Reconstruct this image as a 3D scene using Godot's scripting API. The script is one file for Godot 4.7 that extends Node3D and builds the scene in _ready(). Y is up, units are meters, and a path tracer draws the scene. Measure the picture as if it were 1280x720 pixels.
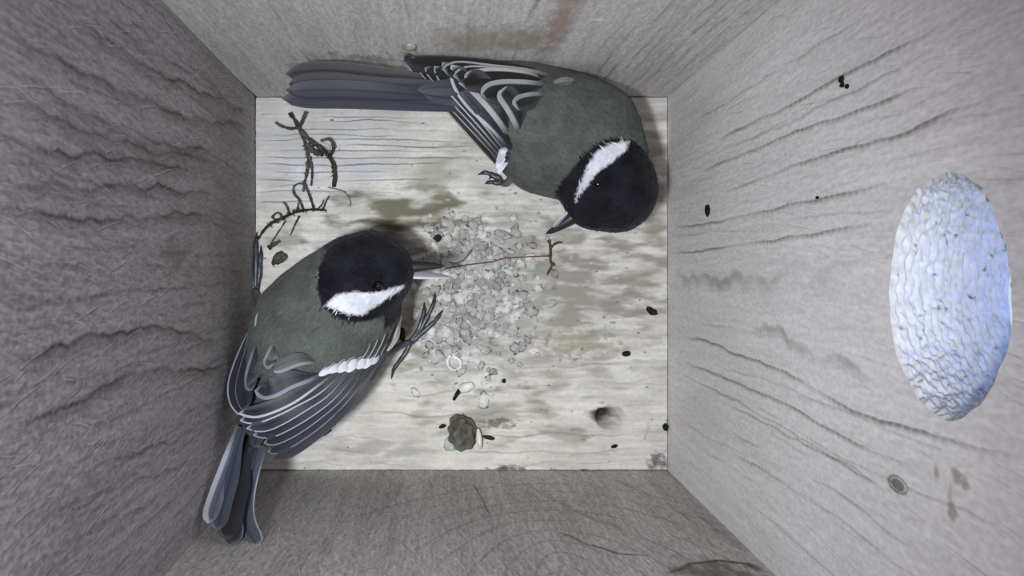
extends Node3D
# Inside of a wooden nest box seen from a camera under the lid: two great tits on the floor board.
# All lengths below are in millimetres; MM turns them into metres when a mesh is committed.
const MM := 0.001
const EYE_HEIGHT := 343.0      # camera above the floor board
const X_LEFT := -66.36
const X_RIGHT := 78.68
const Z_BACK := -61.6
const Z_FRONT := 69.72
const TOP := 430.0             # underside of the lid, well above the camera
const HOLE := Vector2(3.5, 195.0)   # centre of the entrance hole on the right wall (z, height)
const HOLE_R := 18.0

var taken := {}
var rng := RandomNumberGenerator.new()

func _ready() -> void:
	rng.seed = 7
	# ---------------------------------------------------------------- camera, sky, light
	var cam := Camera3D.new()
	cam.name = "camera"
	add_child(cam)
	cam.position = Vector3(0, EYE_HEIGHT, 0) * MM
	cam.rotation_degrees = Vector3(-90, 0, 0)
	cam.projection = Camera3D.PROJECTION_FRUSTUM
	cam.near = 0.01
	cam.far = 50.0
	cam.size = cam.near * 720.0 / 1225.0
	cam.frustum_offset = Vector2(85, -20) / 1225.0 * cam.near
	cam.current = true

	var env := Environment.new()
	env.background_mode = Environment.BG_SKY
	var sm := ProceduralSkyMaterial.new()
	sm.sky_top_color = Color(0.50, 0.63, 0.99)
	sm.sky_horizon_color = Color(0.66, 0.77, 1.0)
	sm.ground_bottom_color = Color(0.60, 0.66, 0.72)
	sm.ground_horizon_color = Color(0.70, 0.78, 0.86)
	sm.sky_curve = 0.3
	sm.energy_multiplier = 1.45
	env.sky = Sky.new()
	env.sky.sky_material = sm
	env.tonemap_mode = Environment.TONE_MAPPER_LINEAR
	env.tonemap_exposure = 1.24
	env.sdfgi_enabled = true
	env.ssao_enabled = true
	env.ssil_enabled = true
	var we := WorldEnvironment.new()
	we.name = "surroundings"
	we.environment = env
	add_child(we)

	# added fill light under the unseen lid, behind the camera
	var al := AreaLight3D.new()
	al.name = "added_fill_light"
	al.area_size = Vector2(44, 60) * MM
	al.light_color = Color(0.93, 0.92, 1.0)
	al.light_energy = 0.010
	al.area_range = 3.0
	al.shadow_enabled = true
	add_child(al)
	al.position = Vector3(10, 427, 0) * MM
	al.rotation_degrees = Vector3(-90, 0, 0)

	# added unseen lamp in the lid corner, beam shaped to even the walls
	var sp := SpotLight3D.new()
	sp.name = "added_lamp_beam"
	sp.light_color = Color(0.965, 0.98, 1.0)
	sp.light_energy = 0.15
	sp.spot_angle = 25.0
	sp.spot_angle_attenuation = 1.0
	sp.spot_range = 3.0
	sp.spot_attenuation = 2.0
	sp.light_size = 0.012
	sp.shadow_enabled = true
	add_child(sp)
	sp.position = Vector3(-50, 422, 30) * MM
	sp.look_at_from_position(Vector3(-50, 422, 30) * MM, Vector3(32, 0, 0) * MM, Vector3.FORWARD)

	build_box()
	build_birds()
	build_litter()

# ==================================================================== helpers
class Shape:
	var v := PackedVector3Array()
	var c := PackedColorArray()
	var uv := PackedVector2Array()
	var i := PackedInt32Array()
	func add(p: Vector3, col := Color.WHITE, t := Vector2.ZERO) -> int:
		v.append(p); c.append(col); uv.append(t)
		return v.size() - 1
	func quad(a: int, b: int, d: int, e: int) -> void:   # a b d e run clockwise seen from the front
		i.append_array([a, b, d, a, d, e])

func numbered(called: String) -> String:
	taken[called] = taken.get(called, -1) + 1
	return called if taken[called] == 0 else "%s_%03d" % [called, taken[called]]

func to_mesh(s: Shape, origin: Vector3, m: Material, normals := PackedVector3Array()) -> ArrayMesh:
	var pts := PackedVector3Array()
	pts.resize(s.v.size())
	for k in s.v.size():
		pts[k] = (s.v[k] - origin) * MM
	var a := []
	a.resize(Mesh.ARRAY_MAX)
	a[Mesh.ARRAY_VERTEX] = pts
	a[Mesh.ARRAY_COLOR] = s.c
	a[Mesh.ARRAY_TEX_UV] = s.uv
	a[Mesh.ARRAY_INDEX] = s.i
	if normals.size():
		a[Mesh.ARRAY_NORMAL] = normals
	var st := SurfaceTool.new()
	st.create_from_arrays(a)
	if normals.is_empty():
		st.generate_normals()
	var out := st.commit()
	out.surface_set_material(0, m)
	return out

func part(called: String, s: Shape, m: Material, parent: Node3D, normals := PackedVector3Array()) -> MeshInstance3D:
	# a mesh under parent; its own origin lies at the parent's origin
	var o := MeshInstance3D.new()
	o.name = called
	var top: Node3D = parent
	var origin := Vector3.ZERO
	while top != self:
		origin += top.position / MM
		top = top.get_parent()
	o.mesh = to_mesh(s, origin, m, normals)
	o.cast_shadow = GeometryInstance3D.SHADOW_CASTING_SETTING_ON
	parent.add_child(o, true)
	return o

func thing(called: String, base: Vector3, label: String, category: String, group := "") -> Node3D:
	var o := Node3D.new()
	o.name = numbered(called)
	add_child(o)
	o.position = base * MM
	meta(o, label, category, group)
	return o

func single(called: String, s: Shape, m: Material, base: Vector3, label: String, category: String, group := "") -> MeshInstance3D:
	var o := MeshInstance3D.new()
	o.name = numbered(called)
	o.mesh = to_mesh(s, base, m)
	add_child(o)
	o.position = base * MM
	meta(o, label, category, group)
	return o

func meta(o: Node, label: String, category: String, group := "") -> void:
	o.set_meta("label", label)
	o.set_meta("category", category)
	if group:
		o.set_meta("group", group)

func faceted(s: Shape) -> Array:
	# the same shape with every triangle on its own, and its flat normals
	var out := Shape.new()
	var nrm := PackedVector3Array()
	for k in range(0, s.i.size(), 3):
		var a := s.v[s.i[k]]
		var n := (a - s.v[s.i[k + 2]]).cross(a - s.v[s.i[k + 1]]).normalized()
		for j in 3:
			var q := s.i[k + j]
			out.i.append(out.add(s.v[q], s.c[q], s.uv[q]))
			nrm.append(n)
	return [out, nrm]

func structure(called: String, s: Shape, m: Material, label: String, flat := true) -> MeshInstance3D:
	var o := MeshInstance3D.new()
	o.name = called
	if flat:
		var f := faceted(s)
		o.mesh = to_mesh(f[0], Vector3.ZERO, m, f[1])
	else:
		o.mesh = to_mesh(s, Vector3.ZERO, m)
	add_child(o)
	o.set_meta("kind", "structure")
	o.set_meta("label", label)
	return o

func lin(r: int, g: int, b: int) -> Color:      # an sRGB byte colour as the linear value of a vertex colour
	return Color8(r, g, b).srgb_to_linear()

func tinted(called: String, rough: float, spec := 0.4, sheen := 0.0) -> StandardMaterial3D:
	var m := StandardMaterial3D.new()
	m.resource_name = called
	m.vertex_color_use_as_albedo = true
	m.roughness = rough
	m.metallic_specular = spec
	if sheen > 0.0:
		m.rim_enabled = true
		m.rim = sheen
		m.rim_tint = 0.6
	return m

func noise_tex(freq: float, seed_: int, size := 256, octaves := 4) -> NoiseTexture2D:
	var n := FastNoiseLite.new()
	n.seed = seed_
	n.frequency = freq
	n.fractal_octaves = octaves
	var t := NoiseTexture2D.new()
	t.noise = n
	t.width = size
	t.height = size
	t.seamless = true
	return t

func noise(freq: float, seed_: int, octaves := 3) -> FastNoiseLite:
	var n := FastNoiseLite.new()
	n.seed = seed_
	n.frequency = freq
	n.fractal_octaves = octaves
	return n

func curve(pts: Array, n: int) -> PackedVector3Array:    # a smooth run of n + 1 points through pts
	var out := PackedVector3Array()
	var m := pts.size() - 1
	for k in n + 1:
		var t := float(k) / n * m
		var j := mini(int(t), m - 1)
		var f := t - j
		var p1: Vector3 = pts[j]
		var p2: Vector3 = pts[j + 1]
		var p0: Vector3 = pts[j - 1] if j > 0 else p1 * 2.0 - p2
		var p3: Vector3 = pts[j + 2] if j + 2 <= m else p2 * 2.0 - p1
		out.append(p1.cubic_interpolate(p2, p0, p3, f))
	return out

func tube(s: Shape, pts: PackedVector3Array, r0: float, r1: float, sides := 7, col := Color.WHITE, col_end := Color.TRANSPARENT, knobbly := 0.0) -> void:
	var n := pts.size()
	var side := Vector3(0.37, 0.61, 0.7)
	var first := s.v.size()
	for k in n:
		var tan := (pts[mini(k + 1, n - 1)] - pts[maxi(k - 1, 0)]).normalized()
		var a := tan.cross(side).normalized()
		if k == 0 and absf(tan.dot(side)) > 0.95:
			a = tan.cross(Vector3.UP).normalized()
		side = a.cross(tan).normalized()
		var f := float(k) / (n - 1)
		var r := lerpf(r0, r1, f) * (1.0 + knobbly * sin(k * 2.3) + knobbly * 0.6 * sin(k * 5.1 + 1.0))
		var cc := col if col_end.a == 0.0 else col.lerp(col_end, f)
		for j in sides:
			var ang := TAU * j / sides
			s.add(pts[k] + (a * cos(ang) + side * sin(ang)) * r, cc, Vector2(float(j) / sides, f))
	for k in n - 1:
		for j in sides:
			var a0 := first + k * sides + j
			var a1 := first + k * sides + (j + 1) % sides
			s.quad(a0, a1, a1 + sides, a0 + sides)
	var cap0 := s.add(pts[0], col)
	var cap1 := s.add(pts[n - 1], col if col_end.a == 0.0 else col_end)
	for j in sides:
		s.i.append_array([cap0, first + (j + 1) % sides, first + j])
		s.i.append_array([cap1, first + (n - 1) * sides + j, first + (n - 1) * sides + (j + 1) % sides])

func blob(s: Shape, at: Vector3, size: Vector3, turn: float, rough: float, seed_: int, col: Color, col2: Color, rows := 8, cols := 12) -> void:
	# a lumpy pebble: an ellipsoid pushed in and out by noise
	var nz := noise(0.9, seed_, 3)
	var first := s.v.size()
	var b := Basis(Vector3.UP, turn)
	for r in rows + 1:
		var th := PI * r / rows
		for q in cols:
			var ph := TAU * q / cols
			var d := Vector3(sin(th) * cos(ph), cos(th), sin(th) * sin(ph))
			var w := nz.get_noise_3dv(d * 1.6)
			s.add(at + b * (d * size * (1.0 + rough * w)), col.lerp(col2, clampf(0.5 + w * 1.2, 0, 1)))
	for r in rows:
		for q in cols:
			var a0 := first + r * cols + q
			var a1 := first + r * cols + (q + 1) % cols
			s.quad(a0, a1, a1 + cols, a0 + cols)

# ==================================================================== wood
class Board:
	# colour and relief of one wooden board; u runs along its width, v up its height, both in mm
	var w: int
	var h: int
	var lo: Vector2
	var span: Vector2
	var r := PackedFloat32Array()
	var g := PackedFloat32Array()
	var b := PackedFloat32Array()
	var z := PackedFloat32Array()
	func _init(w_: int, h_: int, lo_: Vector2, span_: Vector2) -> void:
		w = w_; h = h_; lo = lo_; span = span_

	func layer(fx: float, fy: float, seed_: int, oct := 4) -> PackedByteArray:
		# noise stretched along one way: fx, fy features across the board
		var n := FastNoiseLite.new()
		n.seed = seed_
		n.frequency = 0.08
		n.fractal_octaves = oct
		n.noise_type = FastNoiseLite.TYPE_SIMPLEX_SMOOTH
		var iw := clampi(int(fx / 0.08), 4, 1400)
		var ih := clampi(int(fy / 0.08), 4, 1400)
		var im := n.get_image(iw, ih, false, false, true)
		im.resize(w, h, Image.INTERPOLATE_CUBIC)
		im.convert(Image.FORMAT_L8)
		return im.get_data()

	func fill(dark: Color, light: Color, layers: Array) -> void:
		# layers: [bytes, weight in tone, weight in relief]
		var n := w * h
		r.resize(n); g.resize(n); b.resize(n); z.resize(n)
		var tone := PackedFloat32Array()
		tone.resize(n)
		for l in layers:
			var d: PackedByteArray = l[0]
			var wt: float = l[1] / 255.0
			var wz: float = l[2] / 255.0
			var off: float = 0.5 * l[1]
			var offz: float = 0.5 * l[2]
			for k in n:
				tone[k] += d[k] * wt - off
				z[k] += d[k] * wz - offz
		for k in n:
			var t := 0.5 + tone[k]
			r[k] = dark.r + (light.r - dark.r) * t
			g[k] = dark.g + (light.g - dark.g) * t
			b[k] = dark.b + (light.b - dark.b) * t

	func spot(p: Vector2, rad: Vector2, col: Color, strength: float, ragged: PackedByteArray, rag := 0.8, relief := 0.0) -> void:
		# a stain with a ragged outline
		var s := Vector2(w / span.x, h / span.y)
		var cx := (p.x - lo.x) * s.x
		var cy := (p.y - lo.y) * s.y
		var rx := rad.x * s.x
		var ry := rad.y * s.y
		for y in range(maxi(0, int(cy - ry * 1.6)), mini(h, int(cy + ry * 1.6) + 1)):
			for x in range(maxi(0, int(cx - rx * 1.6)), mini(w, int(cx + rx * 1.6) + 1)):
				var d := sqrt(((x - cx) / rx) ** 2 + ((y - cy) / ry) ** 2)
				var k := y * w + x
				var a := clampf((1.0 - d + (ragged[k] / 255.0 - 0.5) * 2.0 * rag) * 1.3, 0.0, 1.0) * strength
				if a > 0.0:
					r[k] += (col.r - r[k]) * a
					g[k] += (col.g - g[k]) * a
					b[k] += (col.b - b[k]) * a
					z[k] += relief * a

	func line(pts: Array, col: Color, strength: float, wide: float, relief: float, seed_: int, wobble := 0.4, one_sided := 0.0, broken := 0.3) -> void:
		# a grain line, crack or scratch: a soft stroke along pts, ink and relief together
		var n := FastNoiseLite.new()
		n.seed = seed_
		n.frequency = 0.03
		var s := Vector2(w / span.x, h / span.y)
		var ink := {}
		var run := 0.0
		var total := 0.0
		for k in pts.size() - 1:
			total += pts[k].distance_to(pts[k + 1])
		for k in pts.size() - 1:
			var a: Vector2 = pts[k]
			var e: Vector2 = pts[k + 1]
			var steps := maxi(2, int(((e - a) * s).length() * 1.1))
			var across := ((e - a).orthogonal() * Vector2(1, 1)).normalized()
			for t in steps:
				var f := float(t) / steps
				var p := a.lerp(e, f)
				run += (e - a).length() / steps
				p += across * wobble * n.get_noise_2d(run * 1.5, 0.0) * 2.0
				var force := strength * clampf(1.0 - broken + broken * 2.0 * n.get_noise_2d(run * 0.8, 50.0), 0.0, 1.0) * clampf(minf(run, total - run) / (total * 0.14) + 0.05, 0.0, 1.0)
				var c := (p - lo) * s
				var rx := maxf(wide * s.x, 0.7)
				var ry := maxf(wide * s.y, 0.7)
				var side := one_sided * rx * 3.0
				for y in range(maxi(0, int(c.y - ry * 1.5)), mini(h, int(c.y + ry * 1.5) + 2)):
					for x in range(maxi(0, int(c.x - rx * 1.5 - maxf(-side, 0.0))), mini(w, int(c.x + rx * 1.5 + maxf(side, 0.0)) + 2)):
						var dx := (x - c.x) / rx
						if side != 0.0 and dx * side > 0.0:
							dx *= 1.0 / (1.0 + 3.0 * absf(one_sided))
						var dy := (y - c.y) / ry
						var q := exp(-(dx * dx + dy * dy) * 1.4) * force
						var key := y * w + x
						if q > 0.02 and q > ink.get(key, 0.0):
							ink[key] = q
		for key in ink:
			var q: float = ink[key]
			r[key] += (col.r - r[key]) * q
			g[key] += (col.g - g[key]) * q
			b[key] += (col.b - b[key]) * q
			z[key] += relief * q

	func material(called: String, depth_cm: float, rough: float) -> StandardMaterial3D:
		var n := w * h
		var px := PackedByteArray()
		px.resize(n * 3)
		var hz := PackedByteArray()
		hz.resize(n)
		for k in n:
			px[k * 3] = clampi(int(r[k] * 255.0), 0, 255)
			px[k * 3 + 1] = clampi(int(g[k] * 255.0), 0, 255)
			px[k * 3 + 2] = clampi(int(b[k] * 255.0), 0, 255)
			hz[k] = clampi(int((0.5 + z[k] * 0.5) * 255.0), 0, 255)
		var m := StandardMaterial3D.new()
		m.resource_name = called
		m.albedo_texture = ImageTexture.create_from_image(Image.create_from_data(w, h, false, Image.FORMAT_RGB8, px))
		m.heightmap_enabled = true
		m.heightmap_texture = ImageTexture.create_from_image(Image.create_from_data(w, h, false, Image.FORMAT_L8, hz))
		m.heightmap_scale = depth_cm
		m.roughness = rough
		m.metallic_specular = 0.3
		m.texture_repeat = false
		return m

func slab(face: Callable, u0: float, u1: float, v0: float, v1: float, lo: Vector2, span: Vector2, back: Vector3, bevel: float) -> Shape:
	# a board: front face from (u, v) -> point, its edges bevelled, and a back face
	var s := Shape.new()
	var m := func(u: float, v: float) -> Vector2: return Vector2((u - lo.x) / span.x, (v - lo.y) / span.y)
	var ring := func(e: float, off: Vector3) -> Array:
		var out := []
		for q in [Vector2(u0 + e, v0 + e), Vector2(u1 - e, v0 + e), Vector2(u1 - e, v1 - e), Vector2(u0 + e, v1 - e)]:
			var p: Vector3 = face.call(q.x, q.y)
			out.append(s.add(p + off, Color.WHITE, m.call(q.x, q.y)))
		return out
	var a: Array = ring.call(bevel, Vector3.ZERO)
	var flip := (s.v[a[0]] - s.v[a[2]]).cross(s.v[a[0]] - s.v[a[1]]).dot(-back) < 0.0
	var put := func(p: int, q: int, r: int, t: int) -> void:
		if flip: s.quad(p, t, r, q)
		else: s.quad(p, q, r, t)
	put.call(a[0], a[1], a[2], a[3])
	var prev: Array = ring.call(bevel, Vector3.ZERO)
	for step in [[0.0, back.normalized() * bevel * 5.0], [0.0, back]]:
		var nx: Array = ring.call(step[0], step[1])
		for k in 4:
			put.call(prev[k], nx[k], nx[(k + 1) % 4], prev[(k + 1) % 4])
		prev = ring.call(step[0], step[1])
	var e: Array = ring.call(0.0, back)
	put.call(e[3], e[2], e[1], e[0])
	return s

# ==================================================================== the nest box
func x_left(y: float) -> float: return X_LEFT + 0.0163 * y
func x_right(y: float) -> float: return X_RIGHT - 0.0171 * y
func z_back(y: float) -> float: return Z_BACK - 0.004 * y
func z_front(y: float) -> float: return Z_FRONT + 0.004 * y

const GRAIN_AND_SHADE := Color(0.30, 0.28, 0.275)

func rough_board(lo: Vector2, span: Vector2, seed_: int, dark: Color, light: Color, w := 640, h := 720, burr := 0.22) -> Board:
	# sawn softwood: fibres up the board, soft blotches, fine fuzz
	var b := Board.new(w, h, lo, span)
	b.fill(dark, light, [
		[b.layer(48, 3.0, seed_, 4), 0.30, 0.30],
		[b.layer(8, 2.2, seed_ + 1, 4), 0.24, 0.1],
		[b.layer(150, 30, seed_ + 2, 3), burr * 2.4, 0.75],
		[b.layer(230, 90, seed_ + 3, 2), 0.42, 0.28],
	])
	return b

func growth_lines(b: Board, at: Array, seed_: int, strength: float, wide: float, relief: float) -> void:
	# growth rings that the saw has cut lengthwise: long wavering lines up the board
	var n := noise(0.02, seed_, 2)
	for u: float in at:
		var pts := []
		for k in 13:
			var v := -2.0 + k * 20.0
			pts.append(Vector2(u + 2.2 * n.get_noise_2d(u * 0.4, v * 0.5) + 1.0 * n.get_noise_2d(u * 2.0 + 90.0, v), v))
		b.line(pts, GRAIN_AND_SHADE, strength * (0.6 + 0.5 * absf(n.get_noise_2d(u * 9.0, 3.0)) * 2.0), wide, relief, seed_ + int(u * 10.0), 0.3, 0.5, 0.55)

func lit_saw_marks(b: Board, n_marks: int, slope: float, seed_: int, light: Color, strength: float) -> void:
	# arcs left by the saw blade, highlight and shadow painted on each raised fibre
	var g := RandomNumberGenerator.new()
	g.seed = seed_
	for k in n_marks:
		var p := b.lo + Vector2(g.randf(), g.randf()) * b.span
		var len := g.randf_range(0.8, 3.2)
		var s := slope * g.randf_range(0.5, 1.4)
		var run := [p, p + Vector2(len * 0.5, s * len * 0.5), p + Vector2(len, s * len * 0.9)]
		var off := Vector2(0.34, 0.0)
		b.line(run, light, strength * g.randf_range(0.4, 1.0), 0.14, 0.9, k, 0.15, 0.0, 0.5)
		b.line([run[0] + off, run[1] + off, run[2] + off], GRAIN_AND_SHADE, strength * g.randf_range(0.2, 0.6), 0.14, -0.7, k, 0.15, 0.0, 0.5)  # painted shadow tick beside each bright fibre

func build_box() -> void:
	var lo := Vector2(-67, 0)
	var span := Vector2(146, 240)
	# ---- left wall: base tone darkened for shade, dark ridged growth rings and saw marks
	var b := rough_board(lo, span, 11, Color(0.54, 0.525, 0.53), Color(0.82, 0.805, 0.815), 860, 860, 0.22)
	var rag: PackedByteArray = b.layer(26, 20, 77, 4)
	b.spot(Vector2(-8, 40), Vector2(46, 42), Color(0.58, 0.56, 0.50), 0.3, rag, 1.2)
	for l in [
		[Vector2(-34.6, 203.9), Vector2(-34.8, 189.5), Vector2(-36.0, 161.4), Vector2(-37.7, 120.8), Vector2(-39.1, 90.7), Vector2(-49.9, 9.2)],
		[Vector2(-29.8, 195.6), Vector2(-29.0, 179.4), Vector2(-28.5, 161.4), Vector2(-29.0, 136.2), Vector2(-30.8, 102.9), Vector2(-34.9, 67.3)],
		[Vector2(-25.4, 198.5), Vector2(-24.8, 181.2), Vector2(-26.0, 149.7), Vector2(-27.7, 114.0), Vector2(-32.1, 62.1)],
		[Vector2(-20.4, 203.9), Vector2(-19.4, 192.6), Vector2(-21.0, 171.9), Vector2(-23.6, 136.2), Vector2(-26.2, 81.8)],
		[Vector2(-13.6, 203.9), Vector2(-13.9, 181.2), Vector2(-16.2, 154.6), Vector2(-19.6, 120.8), Vector2(-22.1, 67.3)],
		[Vector2(-8.9, 203.9), Vector2(-9.0, 186.3), Vector2(-9.1, 171.9), Vector2(-11.2, 141.8), Vector2(-14.3, 102.9), Vector2(-16.9, 67.3)],
		[Vector2(13.1, 203.9), Vector2(12.5, 189.5), Vector2(11.4, 161.4), Vector2(11.6, 136.2), Vector2(15.0, 94.9), Vector2(22.6, 51.1)],
		[Vector2(22.7, 203.9), Vector2(22.1, 181.2), Vector2(21.5, 154.6), Vector2(21.1, 127.2), Vector2(24.7, 94.9), Vector2(29.2, 45.3)],
		[Vector2(-44.7, 171.9), Vector2(-44.3, 141.8), Vector2(-45.8, 114.0), Vector2(-50.0, 62.1), Vector2(-54.0, 12.2)],
	]:
		b.line(l, GRAIN_AND_SHADE, 0.38, 0.7, -0.5, int(l[0].x * 7.0), 0.9, 1.0, 0.25)
		b.line(l, GRAIN_AND_SHADE, 0.8, 0.2, -0.9, int(l[0].x * 7.0), 0.9, 0.6, 0.5)
	for l in [
		[Vector2(30.1, 186.3), Vector2(30.7, 171.9), Vector2(32.9, 136.2), Vector2(35.2, 81.8), Vector2(39.2, 39.2)],
		[Vector2(33.1, 192.6), Vector2(35.7, 167.9), Vector2(38.0, 133.3), Vector2(41.7, 77.2)],
		[Vector2(39.0, 186.3), Vector2(41.3, 159.2), Vector2(44.9, 127.2), Vector2(49.0, 81.8)],
		[Vector2(45.4, 179.4), Vector2(48.1, 149.7), Vector2(52.3, 114.0)],
		[Vector2(-1.1, 203.9), Vector2(-2.0, 179.4), Vector2(-3.6, 144.5), Vector2(-4.9, 102.9), Vector2(-5.5, 39.2)],
		[Vector2(5.1, 203.9), Vector2(4.4, 175.7), Vector2(3.3, 139.1), Vector2(5.5, 72.3)],
		[Vector2(-46.9, 167.9), Vector2(-49.3, 127.2), Vector2(-51.2, 81.8), Vector2(-54.3, 26.3)],
		[Vector2(-50.5, 149.7), Vector2(-52.3, 114.0), Vector2(-54.3, 51.1)],
	]:
		b.line(l, GRAIN_AND_SHADE, 0.55, 0.2, -0.7, int(l[0].x * 9.0), 0.8, 1.0, 0.5)
	growth_lines(b, [-58.0, -53.5, -46.0, -42.0, -33.0, -25.0, -16.5, -13.0, -4.5, -1.0, 4.0, 8.5, 17.5, 19.5, 26.5, 28.5, 37.5, 41.0, 43.5, 47.0, 50.0, 54.0, 58.0, 63.0], 12, 0.34, 0.28, -0.5)
	b.spot(Vector2(-2.94, 102.89), Vector2(6, 20), Color(0.42, 0.40, 0.36), 0.35, rag, 0.8)
	lit_saw_marks(b, 700, 5.5, 5, Color(0.97, 0.96, 0.98), 0.8)
	lit_saw_marks(b, 350, -6.0, 6, Color(0.95, 0.94, 0.96), 0.7)
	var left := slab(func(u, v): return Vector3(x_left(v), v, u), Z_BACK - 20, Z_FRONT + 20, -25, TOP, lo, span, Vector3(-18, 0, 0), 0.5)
	structure("wall_left", left, b.material("sawn_wood_left_shaded", 0.05, 0.85), "dark ridged sawn wooden side wall, shade in its tone, behind the left bird")

	# ---- right wall, with the entrance hole bored through it
	b = rough_board(lo, span, 31, Color(0.79, 0.78, 0.775), Color(0.99, 0.98, 0.975), 860, 860, 0.16)  # base tone lightened for the lit side
	rag = b.layer(30, 16, 78, 4)
	for l in [
		[Vector2(-15.4, 5.2), Vector2(-14.4, 67.7), Vector2(-14.8, 116.6), Vector2(-15.2, 146.6), Vector2(-15.1, 177.5)],
		[Vector2(-6.3, 5.2), Vector2(-7.2, 83.7), Vector2(-7.8, 130.1), Vector2(-8.4, 148.7), Vector2(-8.9, 170.2)],
		[Vector2(-22.1, 71.9), Vector2(-23.1, 116.6), Vector2(-23.7, 146.6), Vector2(-23.1, 169.5), Vector2(-23.0, 184.9), Vector2(-24.1, 197.7), Vector2(-24.1, 209.7)],
		[Vector2(-30.7, 49.6), Vector2(-30.7, 107.7), Vector2(-30.3, 142.1), Vector2(-29.3, 172.8), Vector2(-30.1, 195.3)],
		[Vector2(-37.7, 63.4), Vector2(-37.0, 124.9), Vector2(-37.6, 154.8), Vector2(-37.5, 182.0), Vector2(-37.6, 195.3)],
		[Vector2(21.3, 17.5), Vector2(20.0, 54.4), Vector2(21.6, 83.7), Vector2(22.3, 124.9), Vector2(25.3, 154.8), Vector2(25.7, 172.8), Vector2(25.1, 192.8), Vector2(24.0, 215.4)],
		[Vector2(29.2, 23.4), Vector2(29.0, 83.7), Vector2(29.4, 124.9), Vector2(30.9, 148.7), Vector2(31.4, 169.5), Vector2(30.9, 192.8)],
	]:
		b.line(l, GRAIN_AND_SHADE, 0.68, 0.2, -0.6, int(l[0].y * 7.0), 0.3, 0.9, 0.35)
	for l in [
		[Vector2(-34.2, 54.4), Vector2(-33.3, 116.6), Vector2(-33.8, 152.8), Vector2(-34.0, 172.8), Vector2(-34.3, 192.8)],
		[Vector2(-23.0, 184.9), Vector2(-23.3, 192.8), Vector2(-22.4, 204.5), Vector2(-21.7, 214.5)],
		[Vector2(35.8, 63.4), Vector2(35.9, 107.7), Vector2(36.4, 142.1), Vector2(36.4, 162.5), Vector2(37.7, 175.0)],
		[Vector2(42.7, 67.7), Vector2(42.5, 116.6), Vector2(42.4, 150.8), Vector2(43.8, 172.8), Vector2(45.1, 191.6)],
		[Vector2(48.0, 76.0), Vector2(47.2, 124.9), Vector2(47.3, 152.8), Vector2(48.9, 179.0)],
		[Vector2(-47.0, 39.7), Vector2(-46.5, 110.7), Vector2(-46.3, 150.8), Vector2(-46.5, 172.8)],
		[Vector2(33.1, 5.2), Vector2(33.7, 67.7), Vector2(35.2, 132.7), Vector2(37.5, 172.8), Vector2(37.4, 190.3)],
	]:
		b.line(l, GRAIN_AND_SHADE, 0.45, 0.16, -0.4, int(l[0].x * 9.0), 0.35, 0.8, 0.5)
	b.line([Vector2(1.4, 5.2), Vector2(2.2, 67.7), Vector2(1.3, 110.7), Vector2(-1.6, 148.7), Vector2(-2.2, 166.0)], GRAIN_AND_SHADE, 0.33, 1.1, -0.3, 81, 1.5, 0.5, 0.5)
	b.line([Vector2(13.2, 94.6), Vector2(13.9, 122.2), Vector2(16.8, 137.5), Vector2(17.1, 160.6), Vector2(18.4, 176.0)], GRAIN_AND_SHADE, 0.42, 0.9, -0.4, 82, 1.2, 0.4, 0.5)
	growth_lines(b, [-56.0, -50.0, -44.0, -34.0, -27.0, -19.0, -11.5, 15.0, 26.0, 34.0, 38.5, 48.0, 53.0, 59.0], 32, 0.22, 0.18, -0.35)
	# small knot and the brown scuff beside it
	b.spot(Vector2(35.34, 179.65), Vector2(1.5, 4.0), Color(0.30, 0.28, 0.27), 0.6, rag, 0.35, -0.3)
	for ring: Vector2 in [Vector2(1.35, 3.6), Vector2(0.75, 2.0)]:
		var oval := []
		for k in 15:
			oval.append(Vector2(35.34, 179.65) + Vector2(cos(TAU * k / 12.0), sin(TAU * k / 12.0)) * ring)
		b.line(oval, Color(0.2, 0.18, 0.17), 0.75, 0.2, -0.4, 5, 0.15, 0.0, 0.25)
	for q in [Vector2(30.89, 192.85), Vector2(30.35, 198.91), Vector2(32.48, 197.26), Vector2(30.79, 201.20), Vector2(35.57, 197.74)]:
		b.spot(q, Vector2(1.5, 1.3), Color(0.58, 0.52, 0.48), 0.6, rag, 1.0)
	lit_saw_marks(b, 420, 9.0, 8, Color(1, 1, 1), 0.45)
	build_right_wall(b.material("sawn_wood_right_lit", 0.035, 0.85), lo, span)

	# ---- back wall (top of the picture)
	b = rough_board(lo, span, 51, Color(0.66, 0.65, 0.64), Color(0.93, 0.92, 0.91), 860, 700, 0.2)  # base tone darkened to carry this wall's shade
	rag = b.layer(30, 24, 79, 4)
	growth_lines(b, [-40.0, -22.0, -9.0, 6.0, 20.0, 44.0, 48.0, 52.0, 55.0, 58.5, 62.0, 65.0, 68.5, 72.0], 52, 0.35, 0.35, -0.5)
	b.spot(Vector2(9.67, 79.63), Vector2(17, 20), Color(0.58, 0.55, 0.48), 0.6, rag, 0.35)
	b.spot(Vector2(21.35, 81.42), Vector2(9, 20), Color(0.58, 0.55, 0.48), 0.6, rag, 0.35)
	b.spot(Vector2(29.00, 98.03), Vector2(4.5, 60), Color(0.55, 0.47, 0.42), 0.6, rag, 0.4)
	b.spot(Vector2(38.39, 101.86), Vector2(2.6, 1.6), Color(0.95, 0.95, 0.97), 0.9, rag, 0.6)
	b.spot(Vector2(-27.34, 51.79), Vector2(16, 14), Color(0.36, 0.34, 0.31), 0.35, rag, 1.0)  # painted shadow on the wall behind the tail
	b.line([Vector2(-18.9, 34.3), Vector2(-8.9, 30.6), Vector2(11.8, 22.8), Vector2(38.5, 17.4), Vector2(60.8, 11.8)], Color(0.35, 0.33, 0.28), 0.5, 1.6, -0.2, 9, 0.6, 0.0, 0.5)
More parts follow.
